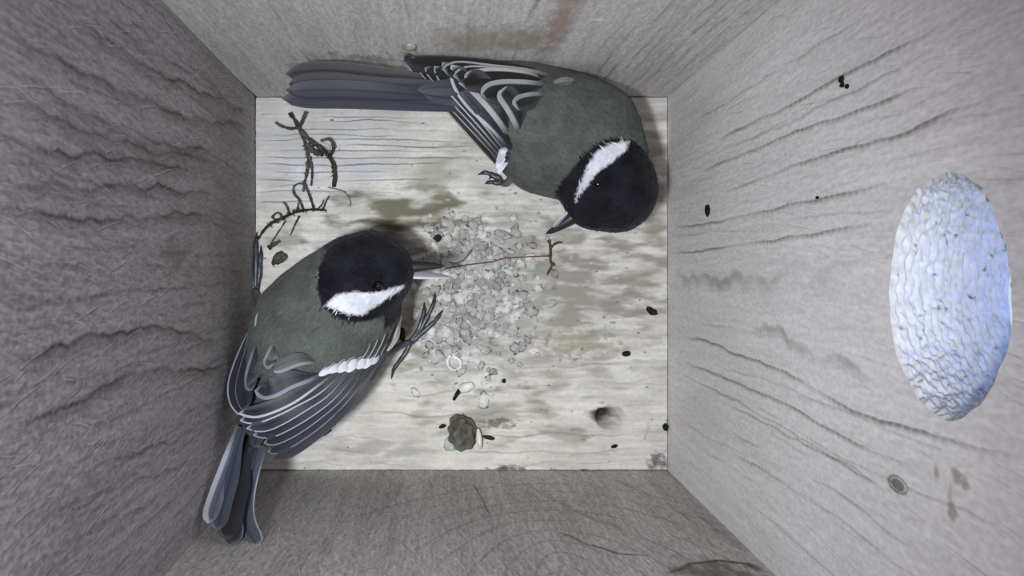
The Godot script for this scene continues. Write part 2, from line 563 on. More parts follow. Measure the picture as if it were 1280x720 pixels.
	lit_saw_marks(b, 480, 4.0, 12, Color(1, 1, 1), 0.6)
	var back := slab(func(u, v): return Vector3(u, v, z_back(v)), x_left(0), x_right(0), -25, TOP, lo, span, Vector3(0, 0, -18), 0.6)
	structure("wall_back", back, b.material("sawn_wood_back_shaded", 0.04, 0.85), "pale sawn wooden wall with olive stain behind the tail of the right bird")

	# ---- front wall (bottom of the picture): flame-shaped grain round a knot
	b = rough_board(lo, span, 71, Color(0.60, 0.585, 0.57), Color(0.89, 0.875, 0.86), 860, 700, 0.24)  # brownish board, its tone also darkened for shade
	rag = b.layer(30, 24, 80, 4)
	for k in 9:                                             # nested arches of a flat-sawn board
		var pts := []
		var wide := 9.0 + k * 7.0
		for j in 17:
			var t := -1.0 + j / 8.0
			pts.append(Vector2(30.0 + t * wide, 108.0 - 11.0 * k + 62.0 * t * t + 2.0 * sin(t * 5.0 + k * 0.4)))
		b.line(pts, GRAIN_AND_SHADE, 0.28, 0.6, -0.4, 200 + k, 0.3, 0.0, 0.4)
	for l in [
		[Vector2(22.1, 20.3), Vector2(27.4, 23.9), Vector2(38.5, 57.4), Vector2(50.2, 81.4)],
		[Vector2(44.6, 11.7), Vector2(55.8, 39.5), Vector2(63.3, 70.8), Vector2(69.1, 97.6)],
		[Vector2(55.9, 9.2), Vector2(66.3, 47.7), Vector2(73.2, 83.0), Vector2(76.0, 104.3)],
		[Vector2(67.3, 6.6), Vector2(72.3, 52.6), Vector2(75.2, 90.5)],
		[Vector2(-33.5, 14.2), Vector2(-31.5, 57.4), Vector2(-30.2, 104.3)],
		[Vector2(-14.8, 14.2), Vector2(-14.7, 66.4), Vector2(-14.0, 113.8)],
	]:
		b.line(l, GRAIN_AND_SHADE, 0.26, 0.8, -0.4, int(l[0].x * 3.0) + 5, 0.6, 0.5, 0.5)
	b.line([Vector2(9.3, 19.1), Vector2(11.2, 37.3), Vector2(12.4, 55.5), Vector2(13.1, 62.0)], Color(0.15, 0.13, 0.12), 0.8, 0.22, -0.8, 4, 0.3, 0.0, 0.2)
	b.line([Vector2(30.2, 79.0), Vector2(36.1, 90.5), Vector2(42.8, 99.0), Vector2(51.6, 99.7)], Color(0.20, 0.18, 0.16), 0.75, 0.7, -0.9, 6, 1.2, 0.3, 0.4)
	b.line([Vector2(31.0, 75.8), Vector2(36.9, 87.5), Vector2(43.7, 96.2), Vector2(52.2, 96.9)], Color(0.82, 0.79, 0.76), 0.5, 0.4, 0.6, 7, 1.0, 0.0, 0.5)
	b.line([Vector2(51.4, 115.6), Vector2(58.8, 106.9), Vector2(66.2, 104.3), Vector2(72.3, 106.9), Vector2(73.7, 114.4)], Color(0.17, 0.15, 0.14), 0.75, 0.8, -0.8, 8, 0.5, 0.3, 0.3)
	b.spot(Vector2(63.46, 114.36), Vector2(12, 13), Color(0.34, 0.31, 0.29), 0.6, rag, 0.6, -0.3)
	lit_saw_marks(b, 800, 4.0, 15, Color(1, 1, 1), 0.7)
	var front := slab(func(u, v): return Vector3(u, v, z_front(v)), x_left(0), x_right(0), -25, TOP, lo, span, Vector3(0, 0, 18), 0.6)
	structure("wall_front", front, b.material("sawn_wood_front_shaded", 0.05, 0.85), "brownish wooden wall with arched grain below the tail of the left bird")

	build_floor()

	# ---- lid with an added glowing pane for fill light
	var lid := Shape.new()
	box(lid, Vector3(X_LEFT - 25, TOP, Z_BACK - 25), Vector3(X_RIGHT + 25, TOP + 15, Z_FRONT + 25), lin(150, 140, 130))
	structure("ceiling", lid, tinted("lid_wood", 0.85), "wooden lid of the nest box")
	var pane := Shape.new()
	var c := Vector3(10, 427, 0)
	var e := Vector2(44, 60) * 0.5
	box(pane, Vector3(c.x - e.x, TOP - 1.5, c.z - e.y), Vector3(c.x + e.x, TOP + 0.5, c.z + e.y), Color.WHITE)
	var glow := StandardMaterial3D.new()
	glow.resource_name = "added_glow"
	glow.albedo_color = Color(0.9, 0.9, 0.9)
	glow.emission_enabled = true
	glow.emission = Color(1.0, 0.975, 0.955)
	glow.emission_energy_multiplier = 0.8
	structure("added_pane_1", pane, glow, "added glowing fill pane under the lid, out of view")
	var lamp := thing("added_lamp", Vector3(-50, 422, 30) + Vector3(0, 3, 0), "added unseen lamp in the front left corner of the lid", "lamp")  # added for its beam, stays out of view
	var shell := Shape.new()
	tube(shell, PackedVector3Array([Vector3(-50, 422, 30) + Vector3(0, 3, 0), Vector3(-50, 422, 30) + Vector3(0, 7, 0), Vector3(-50, 422, 30) + Vector3(0, TOP - Vector3(-50, 422, 30).y, 0)]), 13.0, 15.0, 24, lin(60, 60, 60))
	part("housing", shell, tinted("lamp_housing", 0.5), lamp)
	var lens := Shape.new()
	tube(lens, PackedVector3Array([Vector3(-50, 422, 30) + Vector3(0, 1.5, 0), Vector3(-50, 422, 30) + Vector3(0, 3, 0)]), 10.0, 12.0, 24)
	part("lens", lens, glow, lamp)

func box(s: Shape, a: Vector3, b: Vector3, col: Color) -> void:
	for f in [[0, 1, 2, 1], [0, 1, 2, -1], [1, 2, 0, 1], [1, 2, 0, -1], [2, 0, 1, 1], [2, 0, 1, -1]]:
		var q := []
		for t in [[0, 0], [1, 0], [1, 1], [0, 1]]:
			var p := Vector3.ZERO
			p[f[0]] = b[f[0]] if f[3] > 0 else a[f[0]]
			p[f[1]] = [a, b][t[0]][f[1]]
			p[f[2]] = [a, b][t[1]][f[2]]
			q.append(s.add(p, col))
		if f[3] > 0: s.quad(q[3], q[2], q[1], q[0])
		else: s.quad(q[0], q[1], q[2], q[3])

func hole_edge(ang: float) -> float:
	return HOLE_R + 0.22 * sin(ang * 5.0 + 1.0) + 0.16 * sin(ang * 11.0) + 0.1 * sin(ang * 23.0)

func build_right_wall(m: Material, lo: Vector2, span: Vector2) -> void:
	var s := Shape.new()
	var thick := 20.0
	var u0 := Z_BACK - 20.0
	var u1 := Z_FRONT + 20.0
	var v0 := -25.0
	var v1 := TOP
	var n := 120
	var rings := 7
	var rim := func(ang: float) -> Vector2:       # where the ray from the hole's centre leaves the board
		var d := Vector2(cos(ang), sin(ang))
		var t := 1e9
		if d.x > 1e-6: t = minf(t, (u1 - HOLE.x) / d.x)
		if d.x < -1e-6: t = minf(t, (u0 - HOLE.x) / d.x)
		if d.y > 1e-6: t = minf(t, (v1 - HOLE.y) / d.y)
		if d.y < -1e-6: t = minf(t, (v0 - HOLE.y) / d.y)
		return HOLE + d * t
	var angs := []
	for k in n: angs.append(TAU * k / n)
	for q in [Vector2(u0, v0), Vector2(u1, v0), Vector2(u1, v1), Vector2(u0, v1)]:
		angs.append(fposmod((q - HOLE).angle(), TAU))
	angs.sort()
	n = angs.size()
	for side in 2:
		var first := s.v.size()
		for k in n:
			var ang: float = angs[k]
			var a := HOLE + Vector2(cos(ang), sin(ang)) * (hole_edge(ang) + 0.5)
			var e: Vector2 = rim.call(ang)
			for j in rings + 1:
				var q := a.lerp(e, (float(j) / rings) ** 2.0)
				s.add(Vector3(x_right(q.y) + side * thick, q.y, q.x), Color.WHITE, (q - lo) / span)
		for k in n:
			for j in rings:
				var p0 := first + k * (rings + 1) + j
				var p1 := first + ((k + 1) % n) * (rings + 1) + j
				if side == 0: s.quad(p0, p1, p1 + 1, p0 + 1)
				else: s.quad(p0, p0 + 1, p1 + 1, p1)
	for k in n:                                     # outer edges of the board
		var f: Vector2 = rim.call(angs[k])
		var g: Vector2 = rim.call(angs[(k + 1) % n])
		var q := []
		for w in [[f, 0], [g, 0], [g, 1], [f, 1]]:
			q.append(s.add(Vector3(x_right(w[0].y) + w[1] * thick, w[0].y, w[0].x), Color.WHITE, (w[0] - lo) / span))
		s.quad(q[0], q[1], q[2], q[3])
	var wall := structure("wall_right", s, m, "pale wooden wall with the round entrance hole")
	# the bore: torn rings left by the drill, slightly rounded at the inner rim
	var t := Shape.new()
	var cols := 260
	var rows := 64
	var tear := noise(0.35, 5, 4)
	for j in rows + 1:
		var f := float(j) / rows
		var x := f * thick
		for k in cols:
			var ang := TAU * k / cols
			var r := hole_edge(ang) + 0.5 * clampf(1.0 - x / 0.9, 0.0, 1.0) ** 2.0 - 0.5 * clampf((x - 0.9) / 2.0, 0.0, 0.0)
			var cc := Vector2(cos(ang), sin(ang))
			var wav := tear.get_noise_3d(cc.x * 9.0, cc.y * 9.0, x * 0.9)
			if j > 0 and j < rows:
				r += 0.38 * sin(x * 5.2 + 7.0 * tear.get_noise_3d(cc.x * 5.0, cc.y * 5.0, x * 0.3)) * (0.4 + absf(wav) * 1.8)
				r += 1.05 * tear.get_noise_3d(cc.x * 30.0, cc.y * 30.0, x * 3.0)
			var v := HOLE.y + cc.y * r
			var tone := 0.66 + 0.16 * tear.get_noise_3d(cc.x * 24.0, cc.y * 24.0, x * 2.2)
			var col := Color(tone * 0.97, tone * 0.985, tone)
			var dirt := tear.get_noise_3d(cc.x * 22.0 + 70.0, cc.y * 22.0, x * 1.3)
			col = col.lerp(Color(0.16, 0.16, 0.18), smoothstep(0.47, 0.56, dirt))
			t.add(Vector3(x_right(v) + x, v, HOLE.x + cc.x * r), col)
	for j in rows:
		for k in cols:
			var p0 := j * cols + k
			var p1 := j * cols + (k + 1) % cols
			t.quad(p0, p0 + cols, p1 + cols, p1)
	var bore := part("entrance_hole", t, tinted("torn_wood", 0.8), wall)
	bore.set_meta("label", "rough bore of the round entrance hole lit by the sky")

func build_floor() -> void:
	var lo := Vector2(X_LEFT, Z_BACK)
	var span := Vector2(X_RIGHT - X_LEFT, Z_FRONT - Z_BACK)
	var b := Board.new(780, 706, lo, span)
	b.fill(Color(0.56, 0.55, 0.525), Color(0.97, 0.96, 0.935), [
		[b.layer(3.0, 52, 91, 4), 0.30, 0.35],
		[b.layer(7, 11, 92, 4), 0.30, 0.1],
		[b.layer(30, 100, 93, 3), 0.13, 0.5],
		[b.layer(70, 70, 94, 3), 0.14, 0.35],
	])
	var rag: PackedByteArray = b.layer(8, 24, 95, 5)
	var fine: PackedByteArray = b.layer(45, 60, 96, 4)
	# weathered, whitish boards at the upper left
	b.spot(Vector2(-43.40, -42.00), Vector2(32, 20), Color(0.72, 0.73, 0.76), 0.6, rag, 0.7)
	b.spot(Vector2(12.60, 53.20), Vector2(62, 22), Color(0.83, 0.80, 0.74), 0.4, rag, 0.8)
	# dirt: grey-brown trodden middle, algae by the heads; painted shadows among it
	b.spot(Vector2(23.80, 8.40), Vector2(48, 34), Color(0.55, 0.53, 0.49), 0.65, rag, 1.0)
	b.spot(Vector2(12.60, 7.00), Vector2(24, 30), Color(0.63, 0.64, 0.63), 0.60, fine, 1.0)
	b.spot(Vector2(-14.00, -21.84), Vector2(24, 9), Color(0.33, 0.31, 0.24), 0.75, rag, 0.8)
	b.spot(Vector2(-2.80, -35.00), Vector2(12, 8), Color(0.55, 0.56, 0.49), 0.6, rag, 0.9)
	b.spot(Vector2(-21.00, -11.20), Vector2(22, 7), Color(0.30, 0.28, 0.23), 0.65, rag, 0.8)
	b.spot(Vector2(-57.40, -11.20), Vector2(8, 6), Color(0.45, 0.44, 0.40), 0.5, rag, 1.0)
	b.spot(Vector2(-9.80, 16.80), Vector2(9, 16), Color(0.44, 0.42, 0.36), 0.6, rag, 0.9)  # painted shadow of the left bird, between chest and foot
	b.spot(Vector2(50.40, 4.20), Vector2(20, 15), Color(0.50, 0.48, 0.45), 0.5, rag, 1.2)
	b.spot(Vector2(40.60, -11.20), Vector2(14, 7), Color(0.50, 0.47, 0.43), 0.4, rag, 1.0)
	b.spot(Vector2(72.80, -33.60), Vector2(7, 26), Color(0.50, 0.46, 0.40), 0.6, rag, 0.9)  # painted shadow of the right bird, beside its head
	b.spot(Vector2(68.60, 0.00), Vector2(10, 14), Color(0.56, 0.54, 0.50), 0.45, rag, 1.2)
	b.spot(Vector2(46.20, 25.20), Vector2(16, 6), Color(0.58, 0.56, 0.47), 0.6, fine, 1.1)
	b.spot(Vector2(15.40, 50.40), Vector2(26, 8), Color(0.54, 0.52, 0.49), 0.55, rag, 1.1)
	b.spot(Vector2(-21.00, 61.60), Vector2(16, 5), Color(0.55, 0.53, 0.51), 0.5, rag, 1.1)
	b.spot(Vector2(40.60, 57.40), Vector2(9, 4), Color(0.55, 0.53, 0.50), 0.5, rag, 1.1)
	b.spot(Vector2(18.20, 52.64), Vector2(8, 2.2), Color(0.36, 0.34, 0.31), 0.75, fine, 0.8)  # spread shadow of the dark dropping, painted along with its stain
	b.spot(Vector2(22.12, 68.60), Vector2(8, 1.2), Color(0.25, 0.24, 0.22), 0.8, fine, 0.7)
	b.spot(Vector2(74.76, 66.08), Vector2(4, 4), Color(0.30, 0.29, 0.28), 0.7, fine, 0.8)
	b.spot(Vector2(-42.00, -43.12), Vector2(5.0, 3), Color(0.36, 0.36, 0.34), 0.4, fine, 1.0)
	b.spot(Vector2(-49.00, -33.60), Vector2(6.0, 6), Color(0.80, 0.86, 0.90), 0.5, fine, 0.9)
	# grain of the floor board: fine cracks along it
	for l in [
		[Vector2(-49.0, -52.6), Vector2(-29.4, -53.2), Vector2(-4.2, -52.1)], [Vector2(-65.2, -49.6), Vector2(-43.4, -50.4), Vector2(1.4, -49.6)], [Vector2(-65.2, -46.2), Vector2(-37.8, -46.5), Vector2(7.0, -45.9)],
		[Vector2(-65.2, -42.8), Vector2(-32.2, -42.8), Vector2(9.8, -42.3)], [Vector2(-65.2, -37.8), Vector2(-37.8, -37.5), Vector2(1.4, -38.1)], [Vector2(-65.2, -32.5), Vector2(-37.8, -31.9), Vector2(-2.8, -32.5)],
		[Vector2(-65.2, -28.0), Vector2(-49.0, -28.6), Vector2(-15.4, -28.0)], [Vector2(-43.4, -54.6), Vector2(-9.8, -53.8)], [Vector2(-65.2, -24.6), Vector2(-43.4, -24.9)],
		[Vector2(-63.0, -47.9), Vector2(-43.4, -48.2), Vector2(-15.4, -47.6)], [Vector2(-35.0, -44.5), Vector2(-15.4, -44.2), Vector2(12.6, -44.0)], [Vector2(-65.2, -40.3), Vector2(-43.4, -40.0), Vector2(-9.8, -40.3)], [Vector2(-32.2, -39.8), Vector2(-9.8, -40.0), Vector2(9.8, -39.8)], [Vector2(-65.2, -35.3), Vector2(-49.0, -35.0), Vector2(-15.4, -35.3)], [Vector2(-63.0, -30.2), Vector2(-43.4, -30.5)], [Vector2(-65.2, -55.4), Vector2(-57.4, -55.2)],
	]:
		b.line(l, Color(0.22, 0.21, 0.20), 0.7, 0.22, -0.9, int(l[0].y * 11.0), 0.35, 0.0, 0.45)
	for l in [
		[Vector2(-15.4, 27.2), Vector2(23.8, 23.5), Vector2(77.0, 21.8)], [Vector2(-43.4, 36.4), Vector2(12.6, 34.2), Vector2(77.6, 31.4)], [Vector2(-21.0, 43.4), Vector2(23.8, 40.9), Vector2(77.6, 37.5)],
		[Vector2(-37.8, 49.0), Vector2(1.4, 50.4), Vector2(77.6, 46.2)], [Vector2(-43.4, 57.4), Vector2(-9.8, 58.2), Vector2(77.6, 56.0)], [Vector2(-54.6, 62.2), Vector2(-9.8, 63.3), Vector2(57.4, 62.4), Vector2(77.6, 61.6)],
		[Vector2(-57.4, 66.6), Vector2(-9.8, 67.8), Vector2(77.6, 66.6)], [Vector2(1.4, -20.2), Vector2(37.8, -18.2)], [Vector2(37.8, -6.7), Vector2(77.6, -7.8)], [Vector2(23.8, -23.0), Vector2(40.6, -21.8)],
	]:
		b.line(l, Color(0.42, 0.39, 0.34), 0.40, 0.35, -0.5, int(l[0].y * 13.0) + 300, 0.9, 0.0, 0.6)
	# a grown-over knot: rings in the wood
	b.line([Vector2(4.2, -16.8), Vector2(5.9, -18.8), Vector2(9.8, -19.3), Vector2(13.2, -17.9), Vector2(14.0, -14.6), Vector2(12.0, -12.0), Vector2(7.8, -11.5), Vector2(4.8, -12.9), Vector2(4.2, -16.8)], Color(0.28, 0.27, 0.25), 0.65, 0.28, -0.6, 31, 0.3, 0.0, 0.4)
	b.line([Vector2(6.2, -16.0), Vector2(7.8, -17.4), Vector2(10.6, -17.1), Vector2(12.0, -14.8), Vector2(10.1, -13.2), Vector2(7.3, -13.4), Vector2(6.2, -16.0)], Color(0.35, 0.34, 0.31), 0.5, 0.25, -0.4, 32, 0.3, 0.0, 0.4)
	var g := RandomNumberGenerator.new()
	g.seed = 40
	for k in 130:                                              # specks of dirt
		var p := lo + Vector2(g.randf(), g.randf()) * span
		b.spot(p, Vector2(g.randf_range(0.25, 0.9), g.randf_range(0.2, 0.45)), Color(0.24, 0.22, 0.20), g.randf_range(0.3, 0.8), fine, 0.5, -0.2)
	for k in 420:                                              # pale and grey scabs of dried droppings
		var p: Vector2 = Vector2(14.00, 8.40) + Vector2(g.randfn() * 17.0, g.randfn() * 17.0)
		var t := g.randf_range(0.38, 0.80)
		b.spot(p, Vector2(g.randf_range(0.5, 1.7), g.randf_range(0.4, 1.3)), Color(t, t * 1.0, t * 0.97), g.randf_range(0.3, 0.75), fine, 0.8, (t - 0.55) * 1.6)
	b.spot(Vector2(55.72, 50.12), Vector2(4.4, 3.5), Color(0.17, 0.155, 0.14), 0.95, rag, 0.4)      # dark soil in the knot hole, its shade painted in too
	var m := b.material("floor_wood", 0.05, 0.8)
	# the board's surface, gently uneven, with the crater of a fallen-out knot
	var s := Shape.new()
	var nx := 220
	var nz := 200
	var lump := noise(0.05, 3, 3)
	var pit: Vector2 = Vector2(56.56, 50.68)
	for j in nz + 1:
		for k in nx + 1:
			var u := float(k) / nx
			var v := float(j) / nz
			var p := lo + Vector2(u, v) * span
			var y := 0.35 * lump.get_noise_2dv(p)
			var d := Vector2((p.x - pit.x) / 5.2, (p.y - pit.y) / 4.2)
			d += Vector2(lump.get_noise_2d(p.x * 4.0, p.y * 4.0), lump.get_noise_2d(p.x * 4.0 + 50.0, p.y * 4.0)) * 0.4
			y -= 8.0 * (1.0 - smoothstep(0.35, 1.0, d.length() - 0.25 * d.x - 0.12 * d.y))
			var inset := 0.45 + 0.35 * absf(lump.get_noise_2d(p.x * 3.0, p.y * 3.0 + 20.0))
			if k == 0: p.x += inset
			if k == nx: p.x -= inset
			if j == 0: p.y += inset
			if j == nz: p.y -= inset
			s.add(Vector3(p.x, y, p.y), Color.WHITE, Vector2(u, v))
	for j in nz:
		for k in nx:
			var a := j * (nx + 1) + k
			s.quad(a, a + 1, a + nx + 2, a + nx + 1)
	var edge := []
	for k in nx: edge.append(k)
	for j in nz: edge.append(j * (nx + 1) + nx)
	for k in nx: edge.append(nz * (nx + 1) + nx - k)
	for j in nz: edge.append((nz - j) * (nx + 1))
	var ne := edge.size()
	var first := s.v.size()
	for q: int in edge:                                        # side of the board, then a foot that closes the joint below
		var p := s.v[q]
		s.add(p, Color.WHITE, s.uv[q])
		s.add(Vector3(p.x, -5.0, p.z), Color.WHITE, s.uv[q])
		s.add(Vector3(p.x + signf(p.x) * 4.0, -5.0, p.z + signf(p.z) * 4.0), Color.WHITE, s.uv[q])
	for k in ne:
		var a := first + k * 3
		var c := first + ((k + 1) % ne) * 3
		s.quad(a, a + 1, c + 1, c)
		s.quad(a + 1, a + 2, c + 2, c + 1)
	structure("floor", s, m, "weathered wooden floor board with dirt and a knot hole", false)

# ==================================================================== the birds
# skeleton bones of one bird: a, b, radius at a, radius at b
var ba := PackedVector3Array()
var bd := PackedVector3Array()
var bl := PackedFloat32Array()
var br := PackedFloat32Array()
var bs := PackedFloat32Array()

func set_bones(bones: Array) -> void:
	ba.clear(); bd.clear(); bl.clear(); br.clear(); bs.clear()
	for q in bones:
		ba.append(q[0])
		bd.append(q[1] - q[0])
		bl.append(maxf((q[1] - q[0]).length_squared(), 1e-6))
		br.append(q[2])
		bs.append(q[3] - q[2])

func field(p: Vector3) -> float:
	var d := 1e9
	for k in ba.size():
		var q := p - ba[k]
		var t := clampf(q.dot(bd[k]) / bl[k], 0.0, 1.0)
		var e := (q - bd[k] * t).length() - br[k] - bs[k] * t
		var h := maxf(4.0 - absf(d - e), 0.0)
		d = minf(d, e) - h * h * 0.0625
	return d

func body_surface(cell: float) -> Array:
	# surface nets over the cells near the skeleton: [points, normals, indices]
	var lo := Vector3.ONE * 1e9
	var hi := -lo
	for k in ba.size():
		var r := Vector3.ONE * (maxf(br[k], br[k] + bs[k]) + 3.0)
		lo = lo.min(ba[k] - r).min(ba[k] + bd[k] - r)
		hi = hi.max(ba[k] + r).max(ba[k] + bd[k] + r)
	var blk := 6
	var nb := Vector3i(((hi - lo) / (cell * blk)).ceil())
	var n := nb * blk + Vector3i.ONE
	var nx := n.x
	var nxy := n.x * n.y
	var val := PackedFloat32Array()
	val.resize(nxy * n.z)
	val.fill(1e6)
	var blocks := []
	var reach := cell * blk * 0.87 + cell
	for bz in nb.z:
		for by in nb.y:
			for bx in nb.x:
				if absf(field(lo + (Vector3(bx, by, bz) + Vector3.ONE * 0.5) * blk * cell)) < reach:
					blocks.append(Vector3i(bx, by, bz) * blk)
	for o: Vector3i in blocks:
		for z in blk + 1:
			for y in blk + 1:
				var row := (o.z + z) * nxy + (o.y + y) * nx + o.x
				for x in blk + 1:
					if val[row + x] > 9e5:
						val[row + x] = field(lo + Vector3(o.x + x, o.y + y, o.z + z) * cell)
	var pts := PackedVector3Array()
	var nrm := PackedVector3Array()
	var idx := PackedInt32Array()
	var at := {}
	var corner := [0, 1, nx, nx + 1, nxy, nxy + 1, nxy + nx, nxy + nx + 1]
	var edges := [[0, 1], [2, 3], [4, 5], [6, 7], [0, 2], [1, 3], [4, 6], [5, 7], [0, 4], [1, 5], [2, 6], [3, 7]]
	for o: Vector3i in blocks:
		for z in blk:
			for y in blk:
				var row := (o.z + z) * nxy + (o.y + y) * nx + o.x
				for x in blk:
					var c := row + x
					var s := 0
					for k in 8:
						if val[c + corner[k]] < 0.0:
							s |= 1 << k
					if s == 0 or s == 255:
						continue
					var sum := Vector3.ZERO
					var cnt := 0
					for e in edges:
						var i0: int = e[0]
						var i1: int = e[1]
						if ((s >> i0) & 1) != ((s >> i1) & 1):
							var d0 := val[c + corner[i0]]
							var t := d0 / (d0 - val[c + corner[i1]])
							var p0 := Vector3(i0 & 1, (i0 >> 1) & 1, i0 >> 2)
							sum += p0.lerp(Vector3(i1 & 1, (i1 >> 1) & 1, i1 >> 2), t)
							cnt += 1
					var p := lo + (Vector3(o.x + x, o.y + y, o.z + z) + sum / cnt) * cell
					var f0 := field(p)
					var nn := Vector3(field(p + Vector3(0.4, 0, 0)) - f0, field(p + Vector3(0, 0.4, 0)) - f0, field(p + Vector3(0, 0, 0.4)) - f0).normalized()
					at[c] = pts.size()
					pts.append(p - nn * f0)
					nrm.append(nn)
	for c: int in at:
		var here := val[c] < 0.0
		for ax in [[1, nx, nxy], [nx, nxy, 1], [nxy, 1, nx]]:
			if (val[c + ax[0]] < 0.0) != here and at.has(c - ax[1]) and at.has(c - ax[2]) and at.has(c - ax[1] - ax[2]):
				var q := [at[c], at[c - ax[1]], at[c - ax[1] - ax[2]], at[c - ax[2]]]
				if not here:
					q.reverse()
				idx.append_array([q[0], q[2], q[1], q[0], q[3], q[2]])
	return [pts, nrm, idx]

# outline of the white cheek: how far forward on the head, and the angle down from the crown in degrees
const CHEEK := [Vector2(-0.76, 100), Vector2(-0.53, 78), Vector2(-0.18, 72), Vector2(0.26, 73), Vector2(0.61, 70), Vector2(0.93, 70), Vector2(0.90, 82), Vector2(0.61, 85), Vector2(0.35, 95), Vector2(0.0, 105), Vector2(-0.26, 104), Vector2(-0.53, 101)]
const MANTLE := Color(0.094, 0.105, 0.094)

func plumage(p: Vector3, nrm: Vector3, d: Dictionary, nz: FastNoiseLite, cheek: PackedVector2Array) -> Color:
	var f3: Vector3 = d.forward
	var u3: Vector3 = d.up
	var r3 := f3.cross(u3)
	var q: Vector3 = p - d.head
	var wob := nz.get_noise_3dv(p * 5.0)
	var soft := nz.get_noise_3dv(p * 1.3)
	# head: share of black and of white at this spot, averaged over four nearby samples
	var black := 0.0
	var white := 0.0
	for k in 4:
		var e := Vector3([0.22, -0.22, 0.22, -0.22][k], [0.22, -0.22, -0.22, 0.22][k], [0.22, 0.22, -0.22, -0.22][k])
		var h := q + e
		var j := nz.get_noise_3dv((p + e) * 7.0)
		var dist := h.length() + j * 0.9
		var n := h.normalized()
		var f := h.dot(f3) / 13.5
		var w := rad_to_deg(absf(atan2(n.dot(r3), n.dot(u3))))
		w = 72.0 + (w - 72.0) * (d.squeeze * (1.0 + 1.6 * maxf(dist / 13.5 - 1.0, 0.0)) if w > 72.0 else 1.0)
		var bib := w < 119.0 - 26.0 * maxf(-0.25 - f, 0.0) + j * 4.0 and f > -0.98 + 0.22 * ((w - 55.0) / 60.0) ** 2.0 and dist < 20.0
		if dist < d.cap or bib or (f > 0.5 and dist < 17.5):
			if Geometry2D.is_point_in_polygon(Vector2((f + j * 0.03) * 60.0, w + j * 2.5), cheek):
				white += 0.25
			elif f < -0.97 and w < 66.0 and w > 40.0:
				white += 0.17
			else:
				black += 0.25
	# pale belly and flanks, greenish mantle, bluish rump
	var col := MANTLE.lerp(MANTLE * 0.74, clampf(0.5 + soft * 1.3, 0, 1))
	col = col.lerp(Color(0.05, 0.053, 0.062), smoothstep(d.grey_from, d.grey_from + 10.0, (p - d.head).dot(d.tailward)))
	var low: float = p.y - d.belly
	col = col.lerp(lin(168, 164, 142), 1.0 - smoothstep(-7.0, -3.0, low + wob * 3.0))
	var v := 1.0 + 0.22 * nz.get_noise_3dv(p * 9.0)
	col = Color(col.r * v, col.g * v, col.b * v)
	col = col.lerp(lin(20, 20, 24).lerp(lin(30, 31, 38), clampf(0.5 + soft * 1.5, 0, 1)), black)
	return col.lerp(lin(214, 217, 224).lerp(lin(184, 188, 196), clampf(0.5 + soft, 0, 1)), white)

func blade(s: Shape, edge_pts: Array, up0: Vector3, up1: Vector3, width: float, inward: float, margin: float, rim_col: Color, vane: Color, tip_from := 0.72, thick := 0.16, rounding := 0.3, base_w := 0.5) -> void:
	# one feather: its outer edge runs along edge_pts, the vane lies inward of it; the rim is dyed along the edge and round the tip
	var n := 18
	var line := curve(edge_pts, n)
	var cuts := 9
	var first := s.v.size()
	var total := 0.0
	for k in n: total += line[k].distance_to(line[k + 1])
	for k in n + 1:
		var f := float(k) / n
		var tan := (line[mini(k + 1, n)] - line[maxi(k - 1, 0)]).normalized()
		var up := up0.lerp(up1, smoothstep(0.15, 0.7, f)).normalized()
		var side := tan.cross(up).normalized() * inward
		var nn := side.cross(tan).normalized()
		if nn.dot(up) < 0.0: nn = -nn
		var w := width * lerpf(base_w, 1.0, smoothstep(0.0, 0.45, f))
		var full := w
		if f > tip_from:
			w *= sqrt(maxf(1.0 - ((f - tip_from) / (1.0 - tip_from)) ** 2.0, 0.0004))
		var m := clampf(margin / maxf(w, 0.01), 0.02, 0.9)
		var ts := [0.0, m * 0.45, m * 0.8, minf(m * 1.15, 0.95), lerpf(m, 1.0, 0.3), lerpf(m, 1.0, 0.45), lerpf(m, 1.0, 0.55), lerpf(m, 1.0, 0.8), 1.0]
		var to_tip := (1.0 - f) * total
		for j in cuts:
			var t: float = ts[j]
			var arch := (0.35 - (t - 0.35) * (t - 0.35) * 1.6) * minf(w, 3.0) * 0.20
			var col := vane
			if j < 3 or to_tip < margin * 0.8: col = vane.lerp(rim_col, smoothstep(0.02, 0.3, f))
			elif j == 5: col = vane * 0.55
			elif j >= 7: col = vane.lerp(rim_col, 0.10)
			col.a = 1.0
			s.add(line[k] + side * (w * t + (full - w) * rounding) + nn * arch, col, Vector2(t, f))
		for j in cuts:
			var p := s.v[s.v.size() - cuts]
			s.add(p - nn * thick, vane * 0.8, Vector2(ts[j], f))
	var row := cuts * 2
	var flip := false
	var e0 := s.v[first]
	var e1 := s.v[first + cuts - 1]
	var e2 := s.v[first + row]
	flip = (e0 - e2).cross(e0 - e1).dot(up0) < 0.0
	for k in n:
		for j in cuts - 1:
			var a := first + k * row + j
			var b := a + cuts
			if flip:
				s.quad(a, a + row, a + row + 1, a + 1)
				s.quad(b, b + 1, b + row + 1, b + row)
			else:
				s.quad(a, a + 1, a + row + 1, a + row)
				s.quad(b, b + row, b + row + 1, b + 1)

